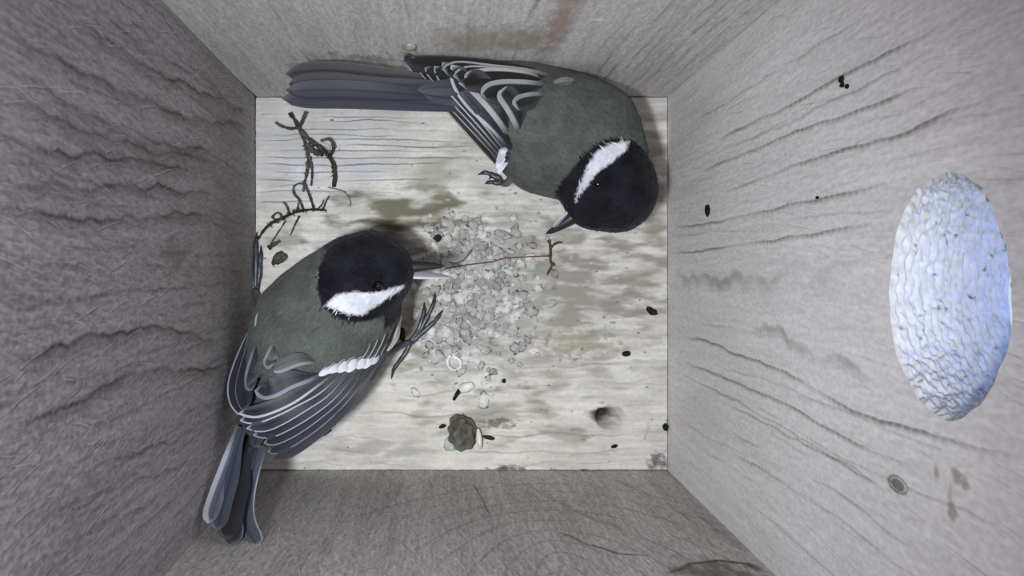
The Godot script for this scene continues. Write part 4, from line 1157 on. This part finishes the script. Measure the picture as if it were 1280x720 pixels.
	build_bird({
		"base": Vector3(40.60, 0.00, -46.20), "label": "great tit bowing its black head towards the right wall, long grey tail behind", "body_label": "grey green mantle with black head and narrow white cheek stripe", "fuzz": fuzz,
		"bones": [[Vector3(7.05, 55.00, -54.54), Vector3(20.54, 47.00, -50.26), 8.00, 14.50], [Vector3(20.54, 47.00, -50.26), Vector3(33.28, 41.00, -43.14), 14.50, 18.80], [Vector3(33.28, 41.00, -43.14), Vector3(42.79, 40.00, -40.07), 18.80, 18.50], [Vector3(42.79, 40.00, -40.07), Vector3(47.76, 43.00, -33.06), 18.50, 14.50], [Vector3(49.70, 46.00, -27.15), Vector3(51.64, 46.00, -24.97), 13.00, 13.00], [Vector3(48.97, 46.00, -23.52), Vector3(43.79, 45.00, -20.19), 11.00, 6.50], [Vector3(35.16, 24.00, -40.36), Vector3(44.13, 25.00, -38.94), 14.00, 14.00]],
		"head": Vector3(50.91, 46.00, -25.70), "head_r": 13.00, "forward": Vector3(-0.8131, 0.0000, 0.5822), "up": Vector3(0.4188, 0.6947, 0.5849), "cap": 14.30, "tailward": Vector3(-0.8241, 0.0754, -0.5613), "grey_from": 42.0, "belly": 28.0, "squeeze": 1.50,
		"bill_base": Vector3(42.08, 45.00, -19.46), "bill_up": Vector3(31.35, 43.00, -11.27), "bill_low": Vector3(32.79, 45.50, -13.60), "low_col": lin(205, 207, 212),
		"wings": [{"label": "right wing with white bar beside the floor", "coverts": [[[Vector3(19.35, 50.34, -32.73), Vector3(18.11, 51.05, -30.98), Vector3(17.16, 51.08, -28.83)], Vector3(-0.41, 0.80, 0.44), Vector3(-0.10, 0.99, 0.11), 2.20, 1.0, 2.00, lin(196, 199, 206), lin(176, 180, 188), 0.12], [[Vector3(18.79, 51.57, -34.02), Vector3(17.61, 51.48, -32.36), Vector3(16.68, 51.16, -30.26)], Vector3(-0.38, 0.82, 0.44), Vector3(-0.09, 0.99, 0.11), 2.20, 1.0, 2.00, lin(196, 199, 206), lin(176, 180, 188), 0.12], [[Vector3(18.93, 53.20, -35.25), Vector3(17.69, 53.99, -33.50), Vector3(16.91, 51.25, -31.68)], Vector3(-0.39, 0.82, 0.43), Vector3(-0.10, 0.99, 0.11), 2.20, 1.0, 2.00, lin(196, 199, 206), lin(176, 180, 188), 0.12], [[Vector3(19.30, 54.72, -36.48), Vector3(18.03, 56.14, -34.66), Vector3(17.25, 53.52, -32.85)], Vector3(-0.33, 0.86, 0.40), Vector3(-0.08, 0.99, 0.10), 2.20, 1.0, 2.00, lin(196, 199, 206), lin(176, 180, 188), 0.12]], "feathers": [[[Vector3(18.46, 41.42, -30.28), Vector3(8.84, 50.25, -38.71), Vector3(-0.94, 56.50, -48.65), Vector3(-8.01, 62.75, -55.59), Vector3(-12.97, 69.00, -60.39)], Vector3(-0.06, 1.00, 0.07), Vector3(-0.06, 1.00, 0.07), 4.00, 1.0, 0.40, lin(140, 144, 150), lin(40, 42, 46), 0.60], [[Vector3(18.56, 47.65, -31.10), Vector3(9.26, 52.06, -40.38), Vector3(0.23, 57.28, -49.21), Vector3(-5.71, 63.28, -55.26), Vector3(-9.83, 69.28, -59.21)], Vector3(-0.06, 1.00, 0.07), Vector3(-0.06, 1.00, 0.07), 4.00, 1.0, 0.35, lin(140, 144, 150), lin(38, 40, 44), 0.60], [[Vector3(18.65, 50.03, -32.05), Vector3(9.86, 55.49, -41.07), Vector3(1.62, 60.28, -49.16), Vector3(-2.97, 63.44, -53.86), Vector3(-6.26, 69.06, -56.13)], Vector3(-0.06, 1.00, 0.07), Vector3(-0.06, 1.00, 0.07), 4.00, 1.0, 0.35, lin(150, 154, 160), lin(38, 40, 44), 0.60], [[Vector3(18.77, 51.93, -33.03), Vector3(10.49, 57.55, -41.71), Vector3(2.75, 62.38, -49.48), Vector3(-1.14, 63.59, -53.83), Vector3(-3.80, 68.84, -56.85)], Vector3(-0.06, 1.00, 0.07), Vector3(-0.06, 1.00, 0.07), 4.00, 1.0, 0.40, lin(160, 164, 168), lin(42, 44, 48), 0.60], [[Vector3(18.90, 53.54, -34.03), Vector3(11.35, 59.33, -42.38), Vector3(4.33, 63.86, -49.68), Vector3(0.46, 63.37, -55.01), Vector3(-1.57, 68.12, -58.34)], Vector3(-0.06, 1.00, 0.07), Vector3(-0.06, 1.00, 0.07), 4.00, 1.0, 0.50, lin(160, 164, 168), lin(60, 63, 68), 0.60], [[Vector3(19.01, 55.50, -35.67), Vector3(12.94, 59.88, -41.37), Vector3(6.89, 61.67, -46.62), Vector3(2.73, 64.69, -51.80), Vector3(0.22, 67.68, -57.54)], Vector3(-0.06, 1.00, 0.07), Vector3(-0.06, 1.00, 0.07), 6.50, 1.0, 0.90, lin(160, 164, 168), lin(32, 33, 36), 0.60], [[Vector3(19.77, 54.69, -37.42), Vector3(14.95, 61.33, -43.00), Vector3(10.73, 63.34, -47.71), Vector3(7.03, 65.24, -51.24), Vector3(4.28, 67.24, -53.58)], Vector3(-0.14, 0.97, 0.21), Vector3(-0.03, 1.00, 0.05), 7.00, 1.0, 1.60, lin(150, 154, 158), lin(30, 32, 33), 0.12], [[Vector3(21.73, 56.83, -39.25), Vector3(18.98, 62.86, -43.45), Vector3(16.35, 64.90, -47.22), Vector3(13.98, 66.80, -49.60)], Vector3(-0.08, 0.98, 0.17), Vector3(-0.02, 1.00, 0.04), 6.00, 1.0, 1.50, lin(140, 144, 146), lin(34, 36, 36), 0.12]]},
			{"label": "left wing pressed to the back wall", "coverts": [[[Vector3(39.67, 51.98, -57.25), Vector3(35.28, 56.82, -57.00), Vector3(31.16, 60.21, -55.87)], Vector3(0.18, 0.91, -0.37), Vector3(0.04, 0.99, -0.09), 2.60, -1.0, 1.60, lin(122, 125, 121), lin(96, 101, 97), 0.12]], "feathers": [[[Vector3(35.47, 53.36, -57.69), Vector3(23.22, 58.61, -59.90), Vector3(11.51, 61.00, -61.23), Vector3(0.00, 65.50, -61.16), Vector3(-11.59, 70.00, -60.84)], Vector3(0.13, 0.91, -0.38), Vector3(0.03, 0.99, -0.09), 6.00, -1.0, 0.30, lin(54, 54, 52), lin(34, 36, 38), 0.12], [[Vector3(34.67, 54.06, -57.32), Vector3(24.78, 59.32, -58.82), Vector3(13.10, 61.56, -59.73), Vector3(4.54, 65.06, -59.90), Vector3(-1.12, 68.56, -58.47)], Vector3(0.11, 0.92, -0.38), Vector3(0.03, 1.00, -0.09), 6.00, -1.0, 0.60, lin(150, 153, 156), lin(34, 36, 38), 0.12], [[Vector3(33.64, 54.84, -56.93), Vector3(24.71, 60.11, -58.19), Vector3(13.97, 62.37, -58.88), Vector3(6.80, 65.50, -58.45), Vector3(1.79, 68.62, -56.44)], Vector3(0.08, 0.94, -0.34), Vector3(0.02, 1.00, -0.08), 6.00, -1.0, 0.60, lin(150, 153, 156), lin(36, 38, 40), 0.12], [[Vector3(32.10, 56.01, -56.23), Vector3(23.70, 61.18, -57.74), Vector3(15.29, 63.46, -58.19), Vector3(8.38, 65.71, -57.27), Vector3(3.14, 67.96, -54.78)], Vector3(0.10, 0.95, -0.29), Vector3(0.03, 1.00, -0.07), 7.00, -1.0, 1.00, lin(160, 163, 164), lin(30, 32, 33), 0.12], [[Vector3(32.02, 56.72, -55.15), Vector3(24.01, 62.84, -54.89), Vector3(17.51, 64.41, -54.81), Vector3(12.90, 65.77, -53.86), Vector3(9.22, 67.52, -51.95)], Vector3(0.10, 0.99, -0.12), Vector3(0.02, 1.00, -0.03), 7.00, -1.0, 1.40, lin(142, 146, 148), lin(32, 34, 34), 0.12], [[Vector3(29.94, 58.67, -52.22), Vector3(25.07, 63.79, -51.28), Vector3(21.52, 65.53, -50.28), Vector3(18.47, 67.08, -48.65)], Vector3(0.08, 1.00, -0.04), Vector3(0.02, 1.00, -0.01), 5.00, -1.0, 1.20, lin(132, 136, 136), lin(38, 40, 40), 0.12]]}],
		"tail_coverts": [[[Vector3(10.36, 61.01, -55.25), Vector3(2.27, 64.56, -55.01), Vector3(-7.89, 66.84, -53.88)], Vector3(-0.05, 1.00, -0.05), Vector3(-0.01, 1.00, -0.01), 5.00, -1.0, 0.20, lin(60, 62, 70), lin(60, 62, 70), 0.12], [[Vector3(12.76, 58.85, -46.39), Vector3(4.62, 59.87, -47.38), Vector3(-5.70, 63.56, -47.90)], Vector3(-0.17, 0.91, 0.38), Vector3(-0.04, 0.99, 0.10), 5.00, 1.0, 0.20, lin(66, 68, 76), lin(62, 64, 72), 0.12]],
		"tail": [[[Vector3(-5.69, 64.00, -56.48), Vector3(-19.20, 66.31, -58.27), Vector3(-32.47, 68.72, -59.11), Vector3(-44.15, 71.22, -57.68)], Vector3(0.00, 0.90, 0.43), Vector3(0.00, 0.90, 0.43), 5.50, -1.0, 0.35, lin(66, 66, 70), lin(56, 56, 60), 0.12], [[Vector3(-3.41, 64.50, -54.56), Vector3(-19.14, 67.19, -55.16), Vector3(-32.34, 69.78, -55.98), Vector3(-43.09, 72.28, -54.81)], Vector3(0.00, 0.90, 0.43), Vector3(0.00, 0.90, 0.43), 6.00, -1.0, 0.30, lin(34, 34, 40), lin(56, 57, 66), 0.12], [[Vector3(5.87, 55.48, -46.94), Vector3(-9.28, 58.81, -46.63), Vector3(-28.50, 63.72, -46.51), Vector3(-45.45, 68.72, -45.68)], Vector3(0.00, 0.90, 0.43), Vector3(0.00, 0.90, 0.43), 6.00, 1.0, 0.40, lin(66, 68, 78), lin(54, 55, 64), 0.12], [[Vector3(3.94, 58.77, -49.42), Vector3(-14.77, 64.67, -48.85), Vector3(-30.38, 67.33, -49.06), Vector3(-43.90, 70.00, -48.14)], Vector3(0.00, 0.90, 0.43), Vector3(0.00, 0.90, 0.43), 5.00, 1.0, 0.30, lin(34, 34, 40), lin(52, 53, 62), 0.12]],
		"legs": [{"shank": [Vector3(24.74, 24.00, -32.55), Vector3(22.97, 12.00, -31.88), Vector3(21.25, 5.00, -30.35), Vector3(20.32, 2.00, -31.18)], "toes": [[Vector3(20.34, 1.60, -30.94), Vector3(18.08, 2.20, -32.83), Vector3(15.59, 2.00, -34.24), Vector3(13.66, 1.60, -34.56), Vector3(11.74, 0.60, -33.82)], [Vector3(20.34, 1.60, -30.94), Vector3(19.18, 2.40, -32.53), Vector3(17.81, 2.20, -33.66), Vector3(16.72, 1.60, -33.44), Vector3(15.65, 0.60, -32.42)], [Vector3(20.34, 1.60, -30.94), Vector3(18.65, 2.00, -30.90), Vector3(16.99, 1.80, -31.20), Vector3(15.34, 1.30, -31.24), Vector3(14.26, 0.50, -30.76)]]}, {"shank": [Vector3(42.97, 24.00, -32.55), Vector3(46.75, 12.00, -31.07), Vector3(49.67, 5.00, -29.80), Vector3(50.94, 2.00, -28.95)], "toes": [[Vector3(51.00, 1.60, -28.98), Vector3(49.27, 2.00, -27.00), Vector3(47.63, 1.80, -25.07), Vector3(46.57, 1.40, -23.98), Vector3(45.57, 0.50, -22.65)], [Vector3(51.00, 1.60, -28.98), Vector3(50.94, 2.00, -26.72), Vector3(50.41, 1.80, -24.51), Vector3(50.19, 1.40, -23.15), Vector3(49.77, 0.50, -21.81)], [Vector3(51.00, 1.60, -28.98), Vector3(52.61, 2.00, -27.28), Vector3(53.76, 1.80, -25.62), Vector3(54.10, 1.40, -24.54), Vector3(54.52, 0.50, -23.21)]]}], "flank": [],
	})

# ==================================================================== litter on the floor
func build_litter() -> void:
	var dull := tinted("litter", 0.85, 0.25)
	var waxy := tinted("dried_white", 0.5, 0.4)
	var film := tinted("dried_crust", 0.5, 0.45)                # half translucent dried film
	film.transparency = BaseMaterial3D.TRANSPARENCY_ALPHA
	film.albedo_color = Color(1, 1, 1, 0.55)
	# --- moss sprig below the tail of the right bird
	var dark := lin(52, 50, 44)
	var olive := lin(92, 89, 78)
	var m := thing("moss_sprig", Vector3(-47.53, 0.50, -41.94), "branched olive moss sprig on the whitish boards below the grey tail", "moss")
	var s := Shape.new()
	tube(s, curve([Vector3(-53.57, 3.00, -55.23), Vector3(-50.33, 2.40, -50.05), Vector3(-47.88, 2.00, -43.15), Vector3(-47.38, 1.60, -37.62), Vector3(-48.55, 1.20, -31.25), Vector3(-49.14, 1.00, -27.92)], 24), 0.66, 0.48, 7, dark, olive, 0.25)
	part("stem", s, dull, m)
	for q in [
		[[Vector3(-58.39, 4.00, -51.75), Vector3(-56.34, 3.00, -50.51), Vector3(-53.07, 2.60, -49.74), Vector3(-50.60, 2.40, -50.33)], 0.37, 0.54],
		[[Vector3(-47.80, 4.50, -55.27), Vector3(-49.07, 3.40, -52.67), Vector3(-50.33, 2.40, -50.05)], 0.61, 0.48],
		[[Vector3(-49.74, 2.60, -48.91), Vector3(-46.41, 2.60, -45.57), Vector3(-42.52, 2.60, -42.79), Vector3(-39.50, 2.20, -39.50), Vector3(-37.88, 1.80, -35.37), Vector3(-38.50, 1.20, -29.58)], 0.75, 0.68],
		[[Vector3(-47.57, 2.20, -44.51), Vector3(-45.04, 2.40, -41.71), Vector3(-41.98, 2.40, -41.15)], 0.88, 1.02],
		[[Vector3(-42.62, 4.00, -45.38), Vector3(-39.79, 4.50, -45.87), Vector3(-38.19, 4.00, -43.45), Vector3(-39.41, 3.00, -40.80)], 0.48, 0.54],
		[[Vector3(-46.79, 1.80, -40.11), Vector3(-45.98, 1.60, -35.12), Vector3(-46.32, 1.20, -30.13)], 0.54, 0.27],
	]:
		var bs_ := Shape.new()
		tube(bs_, curve(q[0], 16), q[1], q[2], 7, olive, dark, 0.25)
		part("branch", bs_, dull, m)
	leafy(m, [Vector3(-50.30, 2.60, -50.02), Vector3(-47.82, 2.40, -43.10), Vector3(-47.32, 2.00, -37.58), Vector3(-48.49, 1.60, -31.21)], 34, 1.6, 61, olive, dull)
	leafy(m, [Vector3(-46.35, 3.00, -45.52), Vector3(-42.47, 3.00, -42.74), Vector3(-39.44, 2.80, -39.44), Vector3(-38.16, 1.80, -32.03)], 44, 1.4, 62, dark, dull)
	# --- curly moss strand running to the left wall
	m = thing("moss_strand", Vector3(-51.17, 0.50, -21.81), "dark curly moss strand reaching the left wall above the left bird", "moss")
	s = Shape.new()
	tube(s, curve([Vector3(-64.94, 1.60, -11.43), Vector3(-62.35, 2.00, -15.03), Vector3(-59.26, 2.20, -17.53), Vector3(-55.43, 1.80, -19.22), Vector3(-50.44, 1.60, -21.18), Vector3(-45.44, 1.50, -21.74), Vector3(-41.02, 1.20, -21.48)], 30), 0.45, 0.42, 6, dark, dark, 0.3)
	part("stem", s, dull, m)
	for q in [
		[[Vector3(-58.46, 2.00, -17.82), Vector3(-59.67, 3.00, -19.15), Vector3(-57.63, 3.60, -20.50), Vector3(-56.34, 3.00, -18.87), Vector3(-57.90, 2.00, -16.98)], 0.34, 0.27],
		[[Vector3(-48.99, 2.00, -21.71), Vector3(-50.24, 3.00, -24.98), Vector3(-52.12, 3.40, -27.17), Vector3(-52.18, 3.00, -29.70), Vector3(-49.74, 2.60, -30.84), Vector3(-47.60, 2.00, -28.95)], 0.31, 0.24],
		[[Vector3(-45.37, 2.00, -22.27), Vector3(-46.63, 3.00, -26.09), Vector3(-47.41, 3.40, -28.28), Vector3(-48.85, 3.00, -31.64)], 0.37, 0.27],
		[[Vector3(-53.72, 2.00, -20.04), Vector3(-54.68, 3.00, -22.76), Vector3(-55.98, 3.50, -24.39)], 0.31, 0.20],
		[[Vector3(-51.50, 2.00, -20.60), Vector3(-50.73, 3.40, -22.73), Vector3(-50.37, 4.00, -24.91)], 0.31, 0.20],
		[[Vector3(-50.44, 1.60, -19.51), Vector3(-52.15, 1.40, -16.17), Vector3(-53.57, 1.20, -12.83)], 0.37, 0.24],
		[[Vector3(-42.08, 1.60, -21.74), Vector3(-41.13, 2.60, -24.45), Vector3(-39.97, 3.00, -26.37)], 0.31, 0.20],
		[[Vector3(-44.31, 1.60, -21.74), Vector3(-42.52, 2.60, -23.34), Vector3(-41.91, 3.00, -24.98)], 0.27, 0.20],
		[[Vector3(-55.20, 1.50, -17.84), Vector3(-60.02, 1.00, -10.61), Vector3(-60.58, 1.00, -9.49)], 0.24, 0.20],
	]:
		var bs_ := Shape.new()
		tube(bs_, curve(q[0], 14), q[1], q[2], 6, dark, olive, 0.25)
		part("branch", bs_, dull, m)
	leafy(m, [Vector3(-61.20, 2.20, -15.86), Vector3(-55.36, 2.20, -19.20), Vector3(-50.38, 2.00, -21.16), Vector3(-41.53, 1.60, -21.74)], 34, 1.5, 63, dark, dull)
	# --- bits lying by the left bird's shoulder
	s = Shape.new()
	blob(s, Vector3(-57.41, 1.60, -4.74), Vector3(2.9, 1.8, 1.9), 0.5, 0.5, 3, lin(60, 58, 50), lin(95, 90, 76))
	single("dirt_clod", s, dull, Vector3(-57.68, 0.00, -4.76), "grey brown dirt clod beside the shoulder of the left bird", "dirt")
	s = Shape.new()
	tube(s, curve([Vector3(-61.14, 1.00, -8.38), Vector3(-59.10, 1.50, -9.76), Vector3(-57.23, 1.00, -10.89)], 10), 0.9, 0.5, 6, dark, olive, 0.2)
	single("bark_flake", s, dull, Vector3(-59.36, 0.00, -9.80), "small dark bark flake under the curly moss strand", "bark")
	# --- forked twig in front of the right bird, and a hair leading to it
	m = thing("forked_twig", Vector3(37.24, 0.00, -4.20), "thin brown forked twig in front of the right bird's bill", "twig")
	var brown := lin(84, 66, 58)
	s = Shape.new()
	tube(s, curve([Vector3(36.59, 0.80, -11.17), Vector3(37.13, 1.00, -8.38), Vector3(37.14, 0.90, -3.91), Vector3(37.70, 0.90, -2.51), Vector3(36.05, 0.70, 0.84)], 16), 0.55, 0.4, 7, brown, brown, 0.15)
	part("stem", s, dull, m)
	s = Shape.new()
	tube(s, curve([Vector3(37.13, 1.00, -8.38), Vector3(39.04, 1.40, -10.04), Vector3(41.30, 1.20, -10.32)], 8), 0.5, 0.35, 6, brown, brown, 0.15)
	part("branch", s, dull, m)
	s = Shape.new()
	tube(s, curve([Vector3(37.70, 0.90, -2.51), Vector3(38.21, 1.30, -3.07), Vector3(38.53, 1.00, -2.23)], 6), 0.4, 0.3, 6, brown, brown, 0.1)
	part("branch", s, dull, m)
	s = Shape.new()
	tube(s, curve([Vector3(0.28, 0.60, -1.12), Vector3(8.38, 0.70, -2.51), Vector3(17.05, 0.60, -3.63), Vector3(20.95, 0.80, -4.75), Vector3(29.34, 0.70, -5.31), Vector3(36.61, 0.70, -5.59)], 30), 0.22, 0.2, 5, lin(98, 70, 64))
	single("animal_hair", s, dull, Vector3(18.20, 0.00, -3.92), "long reddish hair lying between the twig and the crust", "hair")
	s = Shape.new()
	tube(s, curve([Vector3(-40.51, 0.80, -29.61), Vector3(-34.84, 1.60, -27.87), Vector3(-32.65, 1.20, -24.55), Vector3(-32.96, 0.80, -22.91)], 14), 0.2, 0.16, 5, lin(120, 116, 108))
	single("plant_fibre", s, dull, Vector3(-35.00, 0.00, -26.88), "fine pale fibre beside the moss above the left bird's head", "fibre")
	# --- curled leaf scrap by the open bill
	s = Shape.new()
	var leaf := curve([Vector3(-0.56, 0.90, -4.47), Vector3(3.07, 1.10, -2.79), Vector3(6.97, 1.60, -3.90), Vector3(10.29, 2.40, -7.23)], 12)
	blade(s, [leaf[0], leaf[4], leaf[8], leaf[12]], Vector3.UP, Vector3.UP, 2.4, -1.0, 0.7, lin(92, 91, 86), lin(146, 147, 143), 0.5, 0.3)
	single("leaf_scrap", s, dull, Vector3(4.76, 0.00, -5.04), "curled grey leaf scrap just above the open bill", "leaf")
	# --- dark dropping with a white sliver near the front of the floor
	s = Shape.new()
	blob(s, Vector3(6.41, 1.80, 55.98), Vector3(4.8, 2.6, 6.0), 0.25, 0.34, 21, lin(62, 60, 54), lin(104, 101, 92), 26, 36)
	single("dark_dropping", s, dull, Vector3(6.44, 0.00, 56.28), "large dark grey brown dropping lying near the front edge", "dropping")
	s = Shape.new()
	blob(s, Vector3(12.20, 3.40, 57.94), Vector3(1.0, 0.8, 3.9), 0.12, 0.25, 22, lin(226, 222, 208), lin(180, 174, 160), 10, 10)
	single("wood_sliver", s, dull, Vector3(11.76, 0.00, 58.24), "white sliver leaning on the large dark dropping", "splinter")
	s = Shape.new()
	blob(s, Vector3(1.96, 0.70, 60.36), Vector3(2.0, 1.0, 2.4), 0.3, 0.6, 23, lin(196, 206, 200), lin(150, 158, 152))
	single("whitewash_flake", s, waxy, Vector3(1.96, 0.00, 60.48), "pale greenish flake at the left of the large dark dropping", "dropping")
	s = Shape.new()
	blob(s, Vector3(15.64, 0.80, 57.82), Vector3(2.2, 0.9, 0.7), -0.2, 0.5, 24, lin(40, 38, 34), lin(60, 58, 50))
	single("dirt_crumb", s, dull, Vector3(15.68, 0.00, 57.96), "black crumb touching the right of the white sliver", "dirt")
	# --- white dropping with a dark end, husk above it
	m = thing("white_dropping", Vector3(6.44, 0.00, 41.16), "white bird dropping with a black end in mid floor", "dropping")
	s = Shape.new()
	blob(s, Vector3(7.81, 1.30, 40.17), Vector3(2.9, 1.4, 1.7), 0.35, 0.35, 25, lin(236, 234, 228), lin(190, 188, 182), 10, 14)
	part("white_end", s, waxy, m)
	s = Shape.new()
	tube(s, curve([Vector3(5.58, 1.20, 41.30), Vector3(4.47, 1.10, 42.70), Vector3(3.35, 0.70, 44.71)], 8), 0.95, 0.5, 8, lin(34, 32, 30))
	part("dark_end", s, dull, m)
	m = thing("seed_husk", Vector3(3.36, 0.00, 31.64), "open white seed husk above the black ended dropping", "husk")
	s = Shape.new()
	tube(s, curve([Vector3(2.23, 0.90, 29.04), Vector3(1.12, 1.30, 31.24), Vector3(2.23, 0.90, 33.79), Vector3(4.19, 0.90, 34.35)], 14), 0.7, 0.6, 7, lin(226, 226, 220), lin(190, 190, 184), 0.2)
	part("husk_half", s, waxy, m)
	s = Shape.new()
	tube(s, curve([Vector3(3.63, 0.90, 29.60), Vector3(5.58, 1.30, 30.96), Vector3(5.59, 0.90, 33.23), Vector3(3.91, 0.80, 34.08)], 14), 0.7, 0.5, 7, lin(232, 232, 228), lin(200, 200, 194), 0.2)
	part("husk_half", s, waxy, m)
	# --- single dark crumbs, told apart by where they lie
	for q in [
		[Vector3(72.65, 0.70, 13.69), Vector3(2.1, 0.9, 1.2), -0.5, "black crumb on the floor near the foot of the right wall"],
		[Vector3(63.73, 0.60, 28.51), Vector3(1.5, 0.7, 1.0), 0.1, "black crumb on the clean boards behind the knot hole"],
		[Vector3(-41.88, 1.00, 55.28), Vector3(2.3, 1.5, 1.8), 0.4, "black crumb touching the wing tip of the left bird"],
		[Vector3(-14.50, 1.40, 21.75), Vector3(1.0, 1.6, 2.6), 0.0, "upright black crumb beside the outstretched foot"],
		[Vector3(-2.24, 0.70, -11.74), Vector3(1.3, 0.8, 1.4), 0.6, "black crumb left of the knot ring above the open bill"],
		[Vector3(-0.56, 0.60, 53.95), Vector3(1.3, 0.6, 0.7), 0.3, "black crumb left of the large dark dropping"],
		[Vector3(77.38, 0.80, 54.19), Vector3(1.0, 0.9, 1.4), 0.1, "dark crumb in the joint at the right wall"],
		[Vector3(20.97, 0.50, 38.02), Vector3(0.8, 0.5, 0.8), 0.1, "tiny dark crumb right of the white dropping"],
		[Vector3(59.55, 0.50, 60.95), Vector3(1.2, 0.5, 0.6), 0.3, "thin dark crumb in front of the knot hole"],
	]:
		s = Shape.new()
		blob(s, q[0], q[1], q[2], 0.5, int(q[0].x * 10.0), lin(30, 28, 26), lin(52, 48, 42))
		single("dirt_crumb", s, dull, Vector3(q[0].x, 0, q[0].z), q[3], "dirt", "dark crumbs scattered on the floor")
	# --- specks on the right wall
	for q in [[Vector2(-18.14, 54.38), 1.9, "larger black speck low on the right wall"], [Vector2(-36.78, 156.02), 0.75, "black speck high on the right wall, upper one of the cluster"], [Vector2(-35.64, 156.41), 0.55, "black speck high on the right wall, lower one of the cluster"], [Vector2(-34.90, 158.73), 0.5, "black speck high on the right wall, right one of the cluster"], [Vector2(-15.15, 143.48), 0.35, "tiny black speck on the right wall above the grain line"]]:
		s = Shape.new()
		var p: Vector2 = q[0]
		var at := Vector3(x_right(p.y) - 0.15, p.y, p.x)
		blob(s, at, Vector3(0.5, q[1] * 1.3, q[1] * 0.9), 0.0, 0.5, int(p.y), lin(24, 22, 22), lin(40, 36, 34))
		single("wall_speck", s, dull, at, q[2], "speck", "black specks on the right wall")
	# --- pale spider egg patch above the wing tip of the right bird
	s = Shape.new()
	var pt: Vector2 = Vector2(-9.41, 75.06)
	var w_at := Vector3(pt.x, pt.y, z_back(pt.y) + 0.4)
	blob(s, w_at, Vector3(2.0, 3.4, 0.9), 0.0, 0.5, 41, lin(206, 202, 196), lin(120, 114, 106))
	single("resin_drop", s, dull, w_at, "pale crumbly resin drop on the wall above the wing tip", "resin")
	# --- thin splinter standing by the knot hole
	s = Shape.new()
	tube(s, curve([Vector3(70.18, 0.50, 58.43), Vector3(70.81, 1.50, 54.36), Vector3(71.99, 2.50, 51.42)], 8), 0.3, 0.4, 5, lin(190, 184, 170), lin(222, 218, 208))
	single("wood_splinter", s, dull, Vector3(71.40, 0.00, 55.16), "fine pale splinter right of the knot hole", "splinter")
	# --- crust of dried droppings: pale bubbly lumps, too many and too fused to count
	var g := RandomNumberGenerator.new()
	g.seed = 99
	s = Shape.new()
	var centre := Vector3(9.80, 0.00, 7.84)
	for k in 420:
		var p := centre + Vector3(g.randfn() * 10.5, 0, g.randfn() * 14.5)
		if p.z < -21.0 or p.z > 46.0 or p.x < -12.0:
			continue
		var r := g.randf_range(0.6, 2.0) * (1.35 if g.randf() < 0.2 else 1.0)
		var t := g.randi_range(165, 228)
		if g.randf() < 0.2: t = 252  # near-white lumps painted as glints on the crust
		blob(s, p + Vector3(0, 0.05, 0), Vector3(r, r * g.randf_range(0.08, 0.22), r * g.randf_range(0.6, 1.0)), g.randf() * 3.0, 0.95, k, lin(t, t, int(t * 0.98)), lin(int(t * 0.82), int(t * 0.82), int(t * 0.79)), 8, 14)
	var crust := single("droppings_crust", s, film, Vector3(centre.x, 0, centre.z), "bubbly pale crust of dried droppings in the middle of the floor", "crust")
	crust.set_meta("kind", "stuff")

func leafy(parent: Node3D, along: Array, count: int, size: float, seed_: int, col: Color, m: Material) -> void:
	# tiny moss leaves set along a stem, joined: too small to pick apart
	var g := RandomNumberGenerator.new()
	g.seed = seed_
	var s := Shape.new()
	var run := curve(along, count)
	for k in count:
		var dir := Vector3(g.randf_range(-1, 1), g.randf_range(0.1, 0.9), g.randf_range(-1, 1)).normalized()
		var tint := col * g.randf_range(0.7, 1.3)
		tint.a = 1.0
		tube(s, curve([run[k], run[k] + dir * size * 0.5, run[k] + dir * size + Vector3(0, -0.3, 0)], 5), 0.28, 0.08, 5, tint)
	var o := part("moss_leaves", s, m, parent)
	o.set_meta("kind", "stuff")
